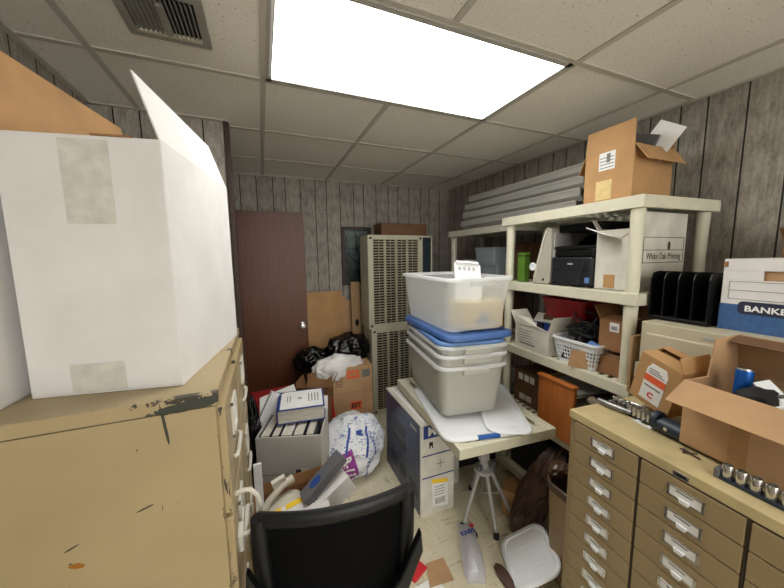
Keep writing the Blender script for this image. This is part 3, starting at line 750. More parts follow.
def lid_(label, loc, rotz, w, d, m, band=None, rot=None, name='bin_lid', h=.022):
    e = thing(name, label, 'lid', loc, rotz, None, rot)
    r = .07
    MB().loft([rrect(w-.01, d-.01, r, 0), rrect(w, d, r, .003), rrect(w, d, r, h-.006), rrect(w-.012, d-.012, r-.006, h), rrect(w-.045, d-.045, r-.02, h), rrect(w-.055, d-.055, r-.024, h-.007), rrect(w-.11, d-.11, r-.04, h-.006)], True, True).build('panel', m, e, smooth=50)
    for s in (-1, 1): MB().bx(-w*.22, w*.22, s*(d/2-.085)-.012, s*(d/2-.085)+.012, h-.0065, h-.003).build('rib', m, e)
    if band: MB().bx(-.06, .06, -d/2-.004, -d/2+.02, .004, h+.001).build('latch', band, e, bev=.003)
    return e
lid_('white bin lid with blue latch flat on the table under the bins', (1.075, 1.50, .6805), -12, .47, .66, 'white_plastic', 'blue', h=.018)
l2 = lid_('white bin lid jutting out at right under the latched lid', (1.265, 1.42, .6995), -28, .24, .64, 'white_plastic', h=.010)
BC = Vector((1.085, 1.665)); BR_ = -9
z0 = .7105
bin_('milky plastic storage bin at the bottom of the nested stack on the table', (BC.x, BC.y, z0), BR_, .395, .665, .300, 'bin_milky')
bin_('milky plastic storage bin in the middle of the nested stack', (BC.x+.004, BC.y, z0+.064), BR_-.5, .395, .665, .300, 'bin_milky')
bin_('milky plastic storage bin uppermost in the nested stack, under the blue lids', (BC.x+.006, BC.y, z0+.113), BR_, .395, .665, .300, 'bin_milky')
lid_('lower pale blue bin lid on the nested stack', (BC.x, BC.y, z0+.4135), BR_-1, .405, .685, 'lid_blue')
lid_('upper darker blue bin lid with the clear bin standing on it', (BC.x+.012, BC.y-.005, z0+.4405), BR_+5, .425, .69, 'lid_blue_dark', h=.03)
Zb = z0+.4735
tbn = bin_('clear storage bin with a pale block inside on top of the blue lids', (BC.x+.012, BC.y+.01, Zb), BR_+5, .41, .665, .300, 'bin_clear')
tb3 = thing('cream_block', 'cream box with blue triangle inside the top clear bin', 'box', (1.125, 1.395, Zb+.009), -4)
MB().bx(-.135, .135, 0, .16, 0, .155).build('body', 'yellow_tape', tb3, bev=.006)
MB().prism([(-.045, .03), (.045, .03), (0, .105)], 1, -.0015, .0005).build('triangle', 'lid_blue_dark', tb3)
wp = thing('plastic_tray', 'small white plastic tray tilted up in the top clear bin', 'tray', (1.075, 1.46, Zb+.165), rot=(R(-18), R(5), R(-8)))
MB().prism([(-.085, 0), (.085, 0), (.078, .215), (.062, .232), (-.062, .232), (-.078, .215)], 1, 0, .006).build('panel', 'white_plastic', wp)
MB().bx(-.072, .072, -.012, 0, .215, .228).bx(-.083, -.072, -.010, 0, .02, .21).bx(.072, .083, -.010, 0, .02, .21).bx(-.055, .055, -.006, 0, .12, .126).bx(-.055, -.049, -.006, 0, .03, .12).bx(.049, .055, -.006, 0, .03, .12).build('raised_edge', 'white_plastic', wp, bev=.002)
for i in range(4): MB().bx(-.055+i*.03, -.038+i*.03, -.0012, .0, .175, .195).build('slot', 'light_grey', wp)

# blue appliance carton and neighbours under the table
bl = thing('appliance_box', 'large blue and white printer carton on the floor under the table edge', 'box', (.808, 1.545, 0), -1)
MB().bx(0, .235, 0, .59, 0, .605).build('body', 'white_card_dirty', bl, bev=.004)
t = NT('photo_print'); n = t.noise(t.co((1, 1, 1)), 5, 3); n2 = t.noise(t.co((1, 3, 8)), 6, 2)
c_ = t.mix(t.ramp(n, .35, .7), (52, 66, 104), (34, 44, 70)); c_ = t.mix(t.math('MULTIPLY', t.ramp(n2, .52, .66), .5), c_, (92, 104, 128)); t.col(c_); t.rough(.32); M['photo_print'] = t.m
MB().bx(-.0012, 0, .010, .58, .01, .596).build('printed_side', 'photo_print', bl)
MB().prism([(.22, .30), (.44, .30), (.44, .44), (.40, .47), (.25, .47), (.22, .44)], 0, -.002, -.001).build('printer_picture', 'printer_black', bl)
MB().bx(-.0024, -.0018, .24, .42, .36, .375).build('picture_slot', 'grey_plastic', bl)
for i in range(3): MB().bx(-.0019, -.001, .05+i*.16, .16+i*.16, .10, .18).build('picture_tile', 'dark_navy', bl)
MB().bx(-.0019, -.001, .05, .14, .535, .555).build('print_line', 'lens_grey', bl)
MB().bx(.02, .234, -.0012, 0, .512, .595).build('banner', 'navy', bl)
MB().text('MF', .075, FRONT(.095, -.0016, .552), bold=.002).build('lettering', 'paper', bl)
for z in (.402, .258): MB().bx(.012, .234, -.0012, 0, z-.004, z+.004).build('rule', 'navy', bl)
MB().bx(.058, .066, -.0012, 0, .446, .486).bx(.066, .076, -.0012, 0, .462, .486).bx(.076, .084, -.0012, 0, .446, .486).build('icon', 'ink', bl)
MB().bx(.132, .137, -.0012, 0, .305, .360).bx(.107, .132, -.0012, 0, .330, .335).bx(.137, .162, -.0012, 0, .330, .335).build('icon', 'ink_grey', bl)
sl = MB().prism([(.085, .055), (.195, .035), (.190, .215), (.075, .235)], 1, -.0016, 0).build('shipping_label', 'paper', bl)
MB().prism([(.076, .213), (.190, .193), (.190, .218), (.074, .240)], 1, -.0022, -.0012).build('yellow_strip', 'yellow', sl)
b = MB()
for i in range(9): b.bx(.100+i*.008, .104+i*.008, -.0022, -.0012, .065, .105)
for i in range(4): b.bx(.095, .165, -.0022, -.0012, .125+i*.018, .129+i*.018)
b.build('barcode', 'ink_grey', sl)
for x in (.03, .10): MB().bx(x, x+.02, .02, .57, .605, .6062).build('tape', 'paper', bl)
o = carton('carton', 'greyish white carton behind the tripod next to the blue carton', 'box', (1.13, 1.72, 0), -6, .14, .40, .33, 'grey_card', closed=True)
o = carton('carton', 'small brown carton on the floor behind the tripod', 'box', (1.44, 1.31, 0), 38, .15, .15, .16, 'cardboard_orange', closed=True)
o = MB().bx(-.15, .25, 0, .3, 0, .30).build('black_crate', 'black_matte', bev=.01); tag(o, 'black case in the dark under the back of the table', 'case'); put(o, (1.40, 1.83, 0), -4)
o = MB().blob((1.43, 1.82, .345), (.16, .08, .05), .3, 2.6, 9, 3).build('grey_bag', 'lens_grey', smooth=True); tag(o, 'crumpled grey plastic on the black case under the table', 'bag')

carton('carton', 'added black carton darkening the bottom tier behind the small brown carton', 'box', (1.60, 1.42, .1155), -92, .46, .34, .30, 'black_matte', closed=True)  # black box added to make the tier under the table darker
# cloth, bin, lid on floor by the drawer cabinet
b = MB().blob((0, 0, 0), (.29, .10, .09), .22, 2.4, 5, 5, sharp=True)
o = b.build('leather_jacket', 'leather', smooth=True); tag(o, 'rumpled brown leather jacket slumped beside the waste bin', 'jacket'); put(o, (1.455, 1.245, .225), rot=(R(0), R(-44), R(4)))
bn = thing('waste_bin', 'tall tan waste bin with brown liner against the drawer cabinet', 'bin', (1.305, .94, 0), 0)
MB().loft([rrect(.12, .16, .05, 0), rrect(.145, .20, .06, .48), rrect(.152, .21, .065, .485), rrect(.152, .21, .065, .495), rrect(.138, .193, .06, .495), rrect(.112, .152, .045, .01)], True, True).build('body', 'bin_tan', bn, smooth=True)
MB().loft([rrect(.148, .203, .06, .46), rrect(.158, .217, .066, .485), rrect(.160, .221, .068, .50), rrect(.146, .20, .06, .505), rrect(.130, .185, .055, .48), rrect(.13, .16, .05, .25)]).build('liner', 'bin_liner', bn, smooth=True)
MB().blob((.01, .085, .53), (.06, .04, .04), .35, 2.6, 3, 3, sharp=True).build('liner_bunch', 'bin_liner', bn, smooth=True)
fl = lid_('white bin lid leaning on the floor in front of the waste bin', (1.172, 1.05, .076), 0, .265, .29, 'white_plastic', rot=(R(0), R(-32), R(-26)), h=.016)
o = MB().blob((1.025, 1.03, .014), (.035, .10, .014), .18, 2.2, 8, 3).build('leather_bag', 'leather', smooth=True); tag(o, 'flat brown leather bag under the leaning white lid', 'bag')
kp = thing('pouch', 'clear plastic pouch printed KN95 with white roll on the floor', 'pouch', (.955, 1.25, 0), -26)
b = MB(); rings = []
for k in range(11):
    f = k/10; y = -.17+.34*f; w = .105*(1-.25*abs(f-.5))+.006*math.sin(9*f); h = .008+.05*math.sin(PI*min(1, max(0, f*.97+.015)))**.6
    rings.append([(w/2*math.cos(a)+.004*math.sin(5*f+a), y, max(.001, h/2+h/2*math.sin(a))) for a in [2*PI*i/16 for i in range(16)]])
b.loft(rings, True, True).build('film', 'pouch', kp, smooth=True)
MB().tube([(-.004, -.14, .028), (.0, -.05, .028)], [.02, .021], 14).build('bottle', 'white_plastic', kp, smooth=True)
MB().tube([(.0, -.05, .029), (.002, -.03, .029)], [.016, .016], 14).build('bottle_cap', 'device_beige', kp, smooth=True)
MB().text('KN95', .038, TOP(.0, .06, .0600, 22), bold=.0012).build('lettering', 'ink_blue', kp)
MB().lathe([(.013, 0), (.013, .001)], 14, (.03, .115, .050)).build('seal', 'red_bright', kp)
o = MB().bx(-.05, .05, -.07, .07, 0, .012).build('red_folder', 'red_bright', bev=.002); tag(o, 'red booklet on the floor right of the mesh chair', 'booklet'); put(o, (.62, 1.30, 0), 25)
o = MB().prism([(-.06, -.08), (.06, -.09), (.07, .06), (-.05, .09)], 2, 0, .002).build('paper_scrap', 'paper'); tag(o, 'white paper scrap on the floor right of the mesh chair', 'paper'); put(o, (.66, 1.13, 0), 20)
o = MB().prism([(-.06, -.07), (.07, -.05), (.05, .07), (-.05, .05)], 2, 0, .002).build('brown_paper', 'cardboard'); tag(o, 'crumpled tan paper on the floor beside the red booklet', 'paper'); put(o, (.735, 1.22, .0026), -15)
o = MB().blob((1.035, 1.32, .012), (.02, .03, .012), .4, 3, 2, 2).build('dust_clump', 'black_matte', smooth=True); tag(o, 'dark lint clump on the floor beside the clear pouch', 'lint')

# ------------------------------------------------------------------ drawer cabinet
dc = thing('drawer_cabinet', 'tan metal cabinet of many small labelled drawers at lower right', 'cabinet', (1.1, .817, 0), -94.5)
W, D, TZ = .80, .38, .99
MB().bx(0, W, .004, D, 0, TZ-.032).build('body', 'drawer_tan', dc)
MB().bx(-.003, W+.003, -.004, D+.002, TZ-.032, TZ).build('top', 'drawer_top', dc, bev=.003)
for x in (.262, .513): MB().bx(x-.0025, x+.0025, -.001, .0042, .06, TZ-.034).build('divider', 'drawer_shadow', dc)
MB().bx(.022, W-.022, .001, .0045, .072, TZ-.0335).build('recess', 'drawer_shadow', dc)
cols = [(.026, .258), (.268, .509), (.519, .774)]
proto = None
def drawer(x0, x1, z1):
    w = x1-x0
    d = MB().bx(0, w, -.005, .003, -.0736, 0).build('drawer', 'drawer_tan', dc, bev=.0022); d.location = (x0, 0, z1)
    cx = w/2; h = MB(); a, z0, z3 = .045, -.056, -.021
    h.bx(cx-a, cx+a, -.0085, -.005, z0, z0+.005).bx(cx-a, cx+a, -.0085, -.005, z3-.004, z3).bx(cx-a, cx-a+.008, -.0085, -.005, z0, z3).bx(cx+a-.008, cx+a, -.0085, -.005, z0, z3)
    h.build('label_holder', 'chrome', d, bev=.0008)
    MB().bx(cx-a+.008, cx+a-.008, -.0065, -.005, z0+.005, z3-.004).build('label_card', 'paper', d)
    q = MB()
    q.bx(cx-.022, cx+.018, -.0069, -.0064, -.034, -.031).build('label_print', 'ink', d)
    MB().prism([(cx-.014, -.046), (cx+.014, -.046), (cx+.010, -.059), (cx-.010, -.059)], 1, -.014, -.0066).build('pull', 'white_plastic', d, bev=.002)
    return d
for (x0, x1) in cols:
    base = drawer(x0, x1, TZ-.038)
    for r in range(1, 11): 
        c = dup(base, parent=dc); c.location = (x0, 0, TZ-.038-.0775*r)
MB().bx(.352, .392, -.0048, .0, TZ-.030, TZ-.014).build('lock_plate', 'chrome', dc, bev=.001)
MB().bx(.36, .384, -.0055, -.004, TZ-.026, TZ-.018).build('lock_slot', 'black_gap', dc)

# tools on the cabinet top, local frame of the cabinet
CT = Matrix.Translation((1.1, .817, .99)) @ Matrix.Rotation(R(-94.5), 4, 'Z')
def CW(x, y, z=.0005): v = CT @ Vector((x, y, z)); return (v.x, v.y, v.z)
def socket_rail(label, loc, rz, n, r, m='black_plastic', ln=None):
    e = thing('socket_rail', label, 'socket set', loc, rz, 'socket rails on the drawer cabinet')
    p = r*2.15; L = n*p+.02
    MB().bx(-.01, L-.01, -r*1.2, r*1.2, 0, r*.8).build('rail', m, e, bev=.002)
    for i in range(n):
        MB().lathe([(r*.9, 0), (r, .004), (r, .030), (r*.82, .034), (r*.6, .034), (r*.6, .02)], 14).xf(Matrix.Translation((i*p+.01, 0, r*.8))).build('socket', 'chrome', e, smooth=True)
    for x in (-.012, L-.012): MB().bx(x, x+.012, -r*1.3, r*1.3, 0, r*2.2).build('end_cap', 'grey_plastic', e, bev=.002)
    return e
s1 = socket_rail('chrome socket rail nearest the back at the cabinet top left corner', CW(.03, .185), -94, 9, .008)
s2 = socket_rail('short chrome socket rail next to the white bracket on drawer cabinet', CW(.10, .165), -96, 5, .008)
s3 = socket_rail('large chrome socket rail in front of the open box on drawer cabinet', CW(.43, .058), -93, 10, .0125, 'dark_navy')
r_ = MB().tube([(0, 0, .012), (.05, 0, .012), (.10, 0, .012)], [.006, .006, .006], 10).lathe([(.016, 0), (.018, .004), (.018, .018), (.014, .022)], 16, (.118, 0, .001)).build('ratchet', 'chrome', smooth=True); tag(r_, 'chrome ratchet wrench lying at the back left of drawer cabinet top', 'wrench'); put(r_, CW(-.0, .23), -80)
r2 = MB().tube([(0, 0, .014), (.05, 0, .014), (.12, .01, .014)], [.010, .012, .009], 10).build('screwdriver', 'steel', smooth=True); tag(r2, 'steel tool shaft lying beside the back socket rail', 'tool'); put(r2, CW(.0, .145), -92)
br = thing('bracket', 'white metal bracket with slot between socket rail and navy tool', 'bracket', CW(.175, .15), -100)
b = MB().bx(-.03, .03, -.018, -.010, 0, .004).bx(-.03, .03, .010, .018, 0, .004).bx(-.03, -.014, -.010, .010, 0, .004).bx(.014, .03, -.010, .010, 0, .004).bx(-.03, .03, .018, .022, 0, .03); b.build('plate', 'white_plastic', br, bev=.001)
dt = thing('power_tool', 'navy cordless power tool lying under the leaning labelled carton', 'tool', CW(.215, .155), -97)
MB().loft([[(0.0, .03*math.cos(a), .026+.026*math.sin(a)) for a in [2*PI*i/12 for i in range(12)]], [(.05, .032*math.cos(a), .027+.027*math.sin(a)) for a in [2*PI*i/12 for i in range(12)]], [(.13, .024*math.cos(a), .022+.021*math.sin(a)) for a in [2*PI*i/12 for i in range(12)]]], True, True).build('body', 'dark_navy', dt, smooth=True)
MB().tube([(.12, 0, .022), (.22, .02, .02)], [.012, .009], 10).build('shaft', 'black_plastic', dt, smooth=True)
MB().lathe([(.033, 0), (.033, .014), (.03, .018)], 16).xf(Matrix.Translation((-.012, 0, .034)) @ Matrix.Rotation(PI/2, 4, 'Y')).build('collar', 'dark_navy', dt, smooth=True)
MB().lathe([(.006, 0), (.006, .003)], 10).xf(Matrix.Translation((.04, -.030, .03)) @ Matrix.Rotation(PI/2, 4, 'X')).build('screw', 'chrome', dt)
b = MB()
for pts in ([(-.025, .004, .003), (0, 0, .004), (.03, -.004, .003)], [(-.01, -.012, .003), (.005, .002, .005), (.012, .016, .004)], [(-.02, .012, .003), (.0, .004, .004)]): b.tube(pts, [.0025]*len(pts), 6)
o = b.build('twist_tie', 'ink_brown', smooth=True); tag(o, 'small brown twisted wire tie on the drawer cabinet top', 'wire tie'); put(o, CW(.335, .095), -95)

# leaning labelled carton
lc = carton('carton', 'small tilted brown carton with red and white label on drawer cabinet', 'box', CW(.140, .205, .048), 0, .145, .13, .19, 'cardboard_orange', [('f', -88, .06), ('b', -80, .05), ('r', -30, .05)], rot=(R(4), R(15), R(-100)))
lb_ = MB().prism([(-.037, .02), (.037, .02), (.037, .145), (.025, .168), (-.025, .168), (-.037, .145)], 1, -.0014, 0).build('label', 'paper', lc)
MB().bx(-.037, .037, -.002, -.001, .095, .122).build('band', 'orange_label', lb_)
b = MB()
for i in range(3): b.bx(-.028, .028-.01*i, -.002, -.001, .130+i*.008, .133+i*.008)
b.build('print', 'ink_grey', lb_); MB().bx(-.030, .028, -.002, -.001, .075, .081).build('print', 'ink_grey', lb_)
MB().text('C', .03, FRONT(0, -.0018, .045), bold=.0012).build('logo', 'red_bright', lb_)
MB().bx(-.0675, .0675, .0, .13, .176, .1765).build('tape', 'tape_brown', lc)

# open box with tools
ob = carton('carton', 'large open cardboard box holding blue can and metal parts on drawer cabinet', 'box', CW(.430, .115, .0135), -96, .27, .25, .205, 'cardboard',
            [('f', 124, .098, .0), ('b', -12, .13, .006), ('r', 60, .12)])
b = MB()
for i in range(9): b.bx(-.10, .10, .2237, .2245, .225+i*.010, .229+i*.010)
MB().bx(-.02, .02, -.0012, 0, .002, .203).build('tape', 'tape_brown', ob)
MB().panel([(-.135, .25, .205), (-.135, .10, .205), (-.133, .115, .325), (-.133, .245, .33)], -.004).build('flap', 'cardboard', ob)
MB().panel([(-.131, .226, .33), (.131, .226, .33), (.12, .165, .315), (-.12, .165, .315)], .004).build('flap', 'cardboard_dark', ob)
k_ = thing('spray_can', 'shiny blue metal can standing in the open box', 'can', CW(.375, .235, .0195), 0)
MB().lathe([(.018, 0), (.020, .004), (.020, .240), (.018, .245)], 24).build('body', 'blue_metal', k_, smooth=True)
MB().lathe([(.018, .245), (.016, .25), (.012, .25)], 24).build('rim', 'chrome', k_, smooth=True)
o = carton('carton', 'small black box under the metal parts inside the open box', 'box', CW(.465, .14, .019), -96, .17, .16, .16, 'black_matte', closed=True)
wr = MB().prism([(-.05, -.02), (.02, -.022), (.045, -.05), (.062, -.04), (.05, -.01), (.062, .012), (.045, .03), (.02, .012), (-.05, .016)], 2, 0, .008).build('white_wrench', 'white_plastic', bev=.002); tag(wr, 'white open jawed bracket lying in the open box', 'bracket'); put(wr, CW(.455, .20, .225), rot=(R(24), R(18), R(-130)))
for i, (x, y, z, rx, rz, l) in enumerate(((.48, .235, .19, 15, 80, .09), (.51, .19, .225, -10, 70, .10), (.45, .24, .17, 20, -60, .08), (.53, .24, .22, 30, 10, .11))):
    e = thing('metal_part', ('dark pipe fitting at the front of the open box', 'grey metal fitting near the right wall of open box', 'dark bolt like part beside the blue can', 'grey clamp part at the back right of open box')[i], 'metal part', CW(x, y, z), rot=(R(rx), R(10), R(rz)))
    MB().bx(-l/2, l/2, -.016, .016, -.008, .008).build('bar', 'steel' if i % 2 else 'grey_plastic', e, bev=.003)
    MB().lathe([(.022, -.014), (.022, .014), (.012, .016), (.012, -.016)], 14, (l/2, 0, 0)).build('ring', 'steel', e)
o = MB().blob((0, 0, 0), (.06, .05, .035), .25, 2, 6, 3).build('work_glove', 'black_matte', smooth=True); tag(o, 'black glove bunched beside the white bracket in open box', 'glove'); put(o, CW(.435, .185, .20))

# beige filing cabinet behind
fc = thing('filing_cabinet', 'beige filing cabinet against right wall holding the black sorter and blue box', 'filing cabinet', (1.495, .815, 0), -92)
MB().bx(0, .46, .012, .62, 0, 1.31).build('body', 'beige_cabinet', fc, bev=.004)
for i in range(4):
    z1 = 1.265-i*.31
    dd = MB().bx(.022, .438, .0, .014, z1-.295, z1).build('drawer', 'beige_cabinet', fc, bev=.005)
    h = MB().bx(.19, .31, -.010, .0, z1-.16, z1-.15).bx(.19, .31, -.012, .0, z1-.105, z1-.095).bx(.19, .20, -.010, 0, z1-.15, z1-.105).bx(.30, .31, -.010, 0, z1-.15, z1-.105)
    h.build('handle', 'chrome', dd, bev=.001)
MB().bx(.21, .25, .010, .014, 1.278, 1.290).build('badge', 'light_grey', fc, bev=.001)
MB().bx(-.02, 0, .02, .06, 1.05, 1.12).build('side_bracket', 'beige_cabinet', fc, bev=.003)
fs = thing('file_sorter', 'black plastic desk file sorter standing beside the bankers box', 'sorter', (1.59, .738, 1.3105), -92)
b = MB().bx(-.105, .105, 0, .26, 0, .018); b.build('base', 'black_plastic', fs, bev=.003)
for i in range(5):
    x = -.10+i*.05
    MB().prism([(0, .018), (.25, .018), (.25, .20), (.05, .212), (.012, .205), (0, .18)], 0, x-.002, x+.002).build('divider', 'black_plastic', fs)
MB().bx(-.105, .105, .245, .25, .018, .17).build('back_plate', 'black_plastic', fs)
bk = thing('file_box', 'white and blue bankers box on the beige filing cabinet', 'box', (1.615, .41, 1.3105), -91)
W, D, Hh = .41, .32, .265; t_ = .006
MB().bx(-W/2, W/2, 0, D, 0, t_).bx(-W/2, W/2, D-t_, D, t_, Hh).bx(-W/2, -W/2+t_, t_, D-t_, t_, Hh).bx(W/2-t_, W/2, t_, D-t_, t_, Hh).bx(-W/2, W/2, 0, t_, t_, .188).bx(-W/2, W/2, 0, t_, .222, Hh).bx(-W/2, -.10, 0, t_, .188, .222).bx(.05, W/2, 0, t_, .188, .222).build('body', 'white_card', bk, bev=.002)
MB().bx(-W/2-.0006, W/2+.0006, -.0012, .0, .0, .098).build('blue_band', 'bankers_blue', bk)
MB().bx(-W/2+t_, W/2-t_, .012, .016, .02, .24).build('contents_card', 'cardboard', bk)
b = MB()
for z in (.182, .150, .118): b.bx(-.185, .18, -.0012, 0, z-.0008, z+.0008)
b.bx(-.185, -.1835, -.0012, 0, .118, .182); b.build('ruled_box', 'ink_grey', bk)
lg = MB().loft([rrect(.25, .046, .014, 0), rrect(.25, .046, .014, .0012)], True, True).xf(FRONT(-.03, -.0012, .088)).build('logo_plate', 'bankers_dark', bk)
MB().text('BANKERS BOX', .029, FRONT(-.03, -.0030, .085), bold=.0007, sx=1.12).build('lettering', 'paper', lg)
MB().prism([(-.03+.016*math.cos(R(a)), .113+.016*math.sin(R(a))) for a in range(30, 390, 60)], 1, -.0022, -.0010).build('emblem', 'paper', lg)
MB().text('BB', .018, FRONT(-.03, -.0030, .112), bold=.0006).build('emblem_letters', 'bankers_dark', lg)
o = MB().bx(-W/2-.001, -W/2+.012, -.0014, 0, .235, .255).build('worn_corner', 'cardboard_brown', bk)
bc = carton('carton', 'brown carton leaning at right wall behind the bankers box', 'box', (1.97, .42, 1.3105), -91, .32, .16, .33, 'cardboard_brown', [('l', 20, .06), ('f', 12, .08)])
MB().bx(.0, .10, -.0015, 0, .24, .30).build('tape', 'tape_brown', bc)

# ------------------------------------------------------------------ centre-left pile
def crumple(name, label, cat, c, rad, m, seed, amp=.22, freq=2.6, flat=None, sub=5, sharp=True):
    o = MB().blob((0, 0, 0), rad, amp, freq, seed, sub, None if flat is None else flat-c[2], sharp).build(name, m, smooth=2)
    o.location = c; return tag(o, label, cat)
rbx = carton('carton', 'brown carton with orange printed labels before the stacked air conditioners', 'box', (.685, 2.60, 0), -3, .36, .20, .635, 'cardboard', closed=True)
MB().bx(-.002-.05, .055, -.0015, 0, .53, .60).build('label', 'orange_label', rbx); MB().bx(-.035, .04, -.002, -.001, .555, .58).build('label_patch', 'cardboard_orange', rbx)
MB().bx(.085, .155, -.0015, 0, .53, .60).build('label', 'ink_grey', rbx)
MB().bx(-.16, -.075, -.0015, 0, .575, .60).build('print', 'ink_brown', rbx)
b = MB()
for i in range(5): b.bx(-.155, -.09, -.0015, 0, .47+i*.018, .475+i*.018)
b.build('print', 'ink_brown', rbx)
MB().bx(-.025, .075, -.0015, 0, .235, .315).build('label', 'orange_label', rbx); MB().text('EST', .055, FRONT(.025, -.002, .275), bold=.002).build('lettering', 'ink', rbx)
MB().bx(-.01, .07, -.0015, 0, .17, .21).build('label', 'orange_label', rbx)
MB().bx(-.18, .18, -.001, 0, .40, .403).build('crease', 'cardboard_brown', rbx)
carton('carton', 'plain brown carton under the black garbage bag by the back wall', 'box', (.58, 2.82, 0), 0, .52, .26, .52, 'cardboard_brown', closed=True)
crumple('garbage_bag', 'shiny black garbage bag heaped before the leaning cardboard sheet', 'bag', (.735, 2.96, .70), (.23, .14, .16), 'black_bag', 2, .22, 1.6)
crumple('garbage_bag', 'smaller black plastic bag against the lower part of the door', 'bag', (.39, 2.97, .63), (.175, .13, .125), 'black_bag', 6, .24, 1.8)
crumple('plastic_bag', 'white plastic shopping bag slumped in front of the black bags', 'bag', (.585, 2.70, .60), (.235, .10, .14), 'white_bag', 4, .22, 1.5)
oc = carton('carton', 'brown open carton with splayed flaps beside the blue binder', 'box', (.30, 2.42, 0), -25, .22, .20, .50, 'cardboard_brown', [('f', 30, .13), ('r', 25, .15), ('l', 10, .12), ('b', 40, .12)])
o = MB().bx(-.15, .15, 0, .20, 0, .33).build('red_box', 'red', bev=.004); tag(o, 'red flat topped box behind the binders near the door', 'box'); put(o, (.02, 2.47, .20), 6)
carton('carton', 'brown carton under the red box near the door', 'box', (.02, 2.46, 0), 6, .32, .24, .198, 'cardboard_brown', closed=True)
o = MB().bx(-.02, .02, 0, .005, 0, .42).build('red_folder', 'red_bright'); tag(o, 'narrow red folder standing beside the orange labelled carton', 'folder'); put(o, (.505, 2.56, .12), rot=(R(-10), R(-12), R(-30)))

ins = thing('insulation_bag', 'white plastic wrapped insulation with purple R-13 label on the floor', 'bag', (.535, 2.14, 0), 0)
from mathutils.bvhtree import BVHTree
b = MB().blob((0, 0, .205), (.25, .20, .235), .13, 1.7, 11, 5, .004, False)
for v_ in b.bm.verts: v_.co += v_.normal*(.020*noise.noise(v_.co*10)-.014*abs(noise.noise(v_.co*19))+.005*noise.noise(v_.co*40))*(1 if v_.co.z > .01 else 0)
tree = BVHTree.FromBMesh(b.bm); b.build('wrapper', 'printed_bag', ins, smooth=2)
def surf(x, z, off=.003):
    h = tree.ray_cast(Vector((x, -1, z)), Vector((0, 1, 0)))[0]
    return (h.y if h else -.05)-off
def on_front(x0, z0, ux, uz, w, h, nm, m, n=10):      # strip laid on the bag front; (ux,uz) is its up direction
    g = MB(); V = []; B_ = []
    for j in range(n+1):
        for_v = []; for_b = []
        for i in range(n+1):
            a, c = (i/n-.5)*w, (j/n-.5)*h
            x, z = x0+a*uz+c*ux, z0-a*ux+c*uz; y = surf(x, max(.02, z))
            for_v.append(g.bm.verts.new((x, y, z))); for_b.append(g.bm.verts.new((x, y+.006, z)))
        V.append(for_v); B_.append(for_b)
    for j in range(n):
        for i in range(n):
            g.bm.faces.new((V[j][i], V[j][i+1], V[j+1][i+1], V[j+1][i])); g.bm.faces.new((B_[j][i], B_[j+1][i], B_[j+1][i+1], B_[j][i+1]))
    for i in range(n):
        for r_ in (0, n): g.bm.faces.new((V[r_][i], B_[r_][i], B_[r_][i+1], V[r_][i+1])); g.bm.faces.new((V[i][r_], V[i+1][r_], B_[i+1][r_], B_[i][r_]))
    return g.build(nm, m, ins)
def bag_text(body, size, x0, z0, ang, m, bold=.001):
    t_ = MB().text(body, size, Matrix.Translation((x0, 0, z0)) @ Matrix.Rotation(R(ang), 4, 'Y') @ Matrix.Rotation(PI/2, 4, 'X'), bold=bold)
    bmesh.ops.subdivide_edges(t_.bm, edges=t_.bm.edges[:], cuts=1)
    for v_ in t_.bm.verts: v_.co.y = surf(v_.co.x, max(.02, v_.co.z), .0045)-v_.co.y*.3
    return t_.build('lettering', m, ins)
on_front(-.07, .165, -.22, .976, .115, .23, 'purple_label', 'purple')
bag_text('R-13', .088, -.07, .165, 78, 'paper', .003)
on_front(-.06, .335, .35, .937, .014, .15, 'blue_stripe', 'ink_blue'); on_front(.075, .30, .25, .968, .016, .16, 'blue_stripe', 'ink_blue')
on_front(.03, .365, .97, -.25, .02, .05, 'blue_mark', 'ink_blue', 4)
def squiggle(x0, z0, x1, z1, amp, n):
    pts = []
    for i in range(n*6+1):
        f = i/(n*6); w_ = amp*math.sin(2*PI*f*n)*(1+.5*math.sin(7*f)); dx, dz = x1-x0, z1-z0; L = math.hypot(dx, dz)
        x, z = x0+dx*f-dz/L*w_, z0+dz*f+dx/L*w_; pts.append((x, surf(x, max(.02, z), .001), z))
    MB().tube(pts, .0026, 5).build('blue_script', 'ink_blue', ins)
squiggle(.115, .34, .145, .19, .009, 7); squiggle(.075, .20, .06, .05, .010, 7); squiggle(-.17, .30, -.14, .22, .012, 3)
bag_text('R-13', .04, -.155, .16, 65, 'ink_blue')

# binders box
bo = carton('carton', 'white open box filled with binders below the blue binder', 'box', (.075, 1.665, .375), -18, .345, .30, .275, 'grey_card', [('b', 40, .08)], inner='grey_card')
MB().bx(-.172, .172, -.001, 0, .058, .062).build('crease', 'ink_grey', bo); MB().bx(.03, .16, -.0015, 0, .060, .082).build('label', 'ink', bo)
MB().bx(.06, .105, -.0022, 0, .055, .085).build('sticker', 'white_card_dirty', bo)
carton('carton', 'brown carton on the floor under the white box of binders', 'box', (.075, 1.665, 0), -18, .335, .29, .373, 'cardboard_brown', closed=True)
BM = Matrix.Translation((.075, 1.665, .375)) @ Matrix.Rotation(R(-18), 4, 'Z')
def BW(x, y, z): v = BM @ Vector((x, y, z)); return tuple(v)
def binder(label, loc, rot, w, d, t, m, lab=None, flat=False):
    e = thing('binder', label, 'binder', loc, rot=rot)
    MB().bx(0, w, 0, d, 0, .004).bx(0, w, 0, d, t-.004, t).bx(-.003, 0, 0, d, 0, t).build('cover', m, e, bev=.001)
    MB().bx(.004, w-.006, .005, d-.005, .0045, t-.0045).build('pages', 'pages', e)
    return e
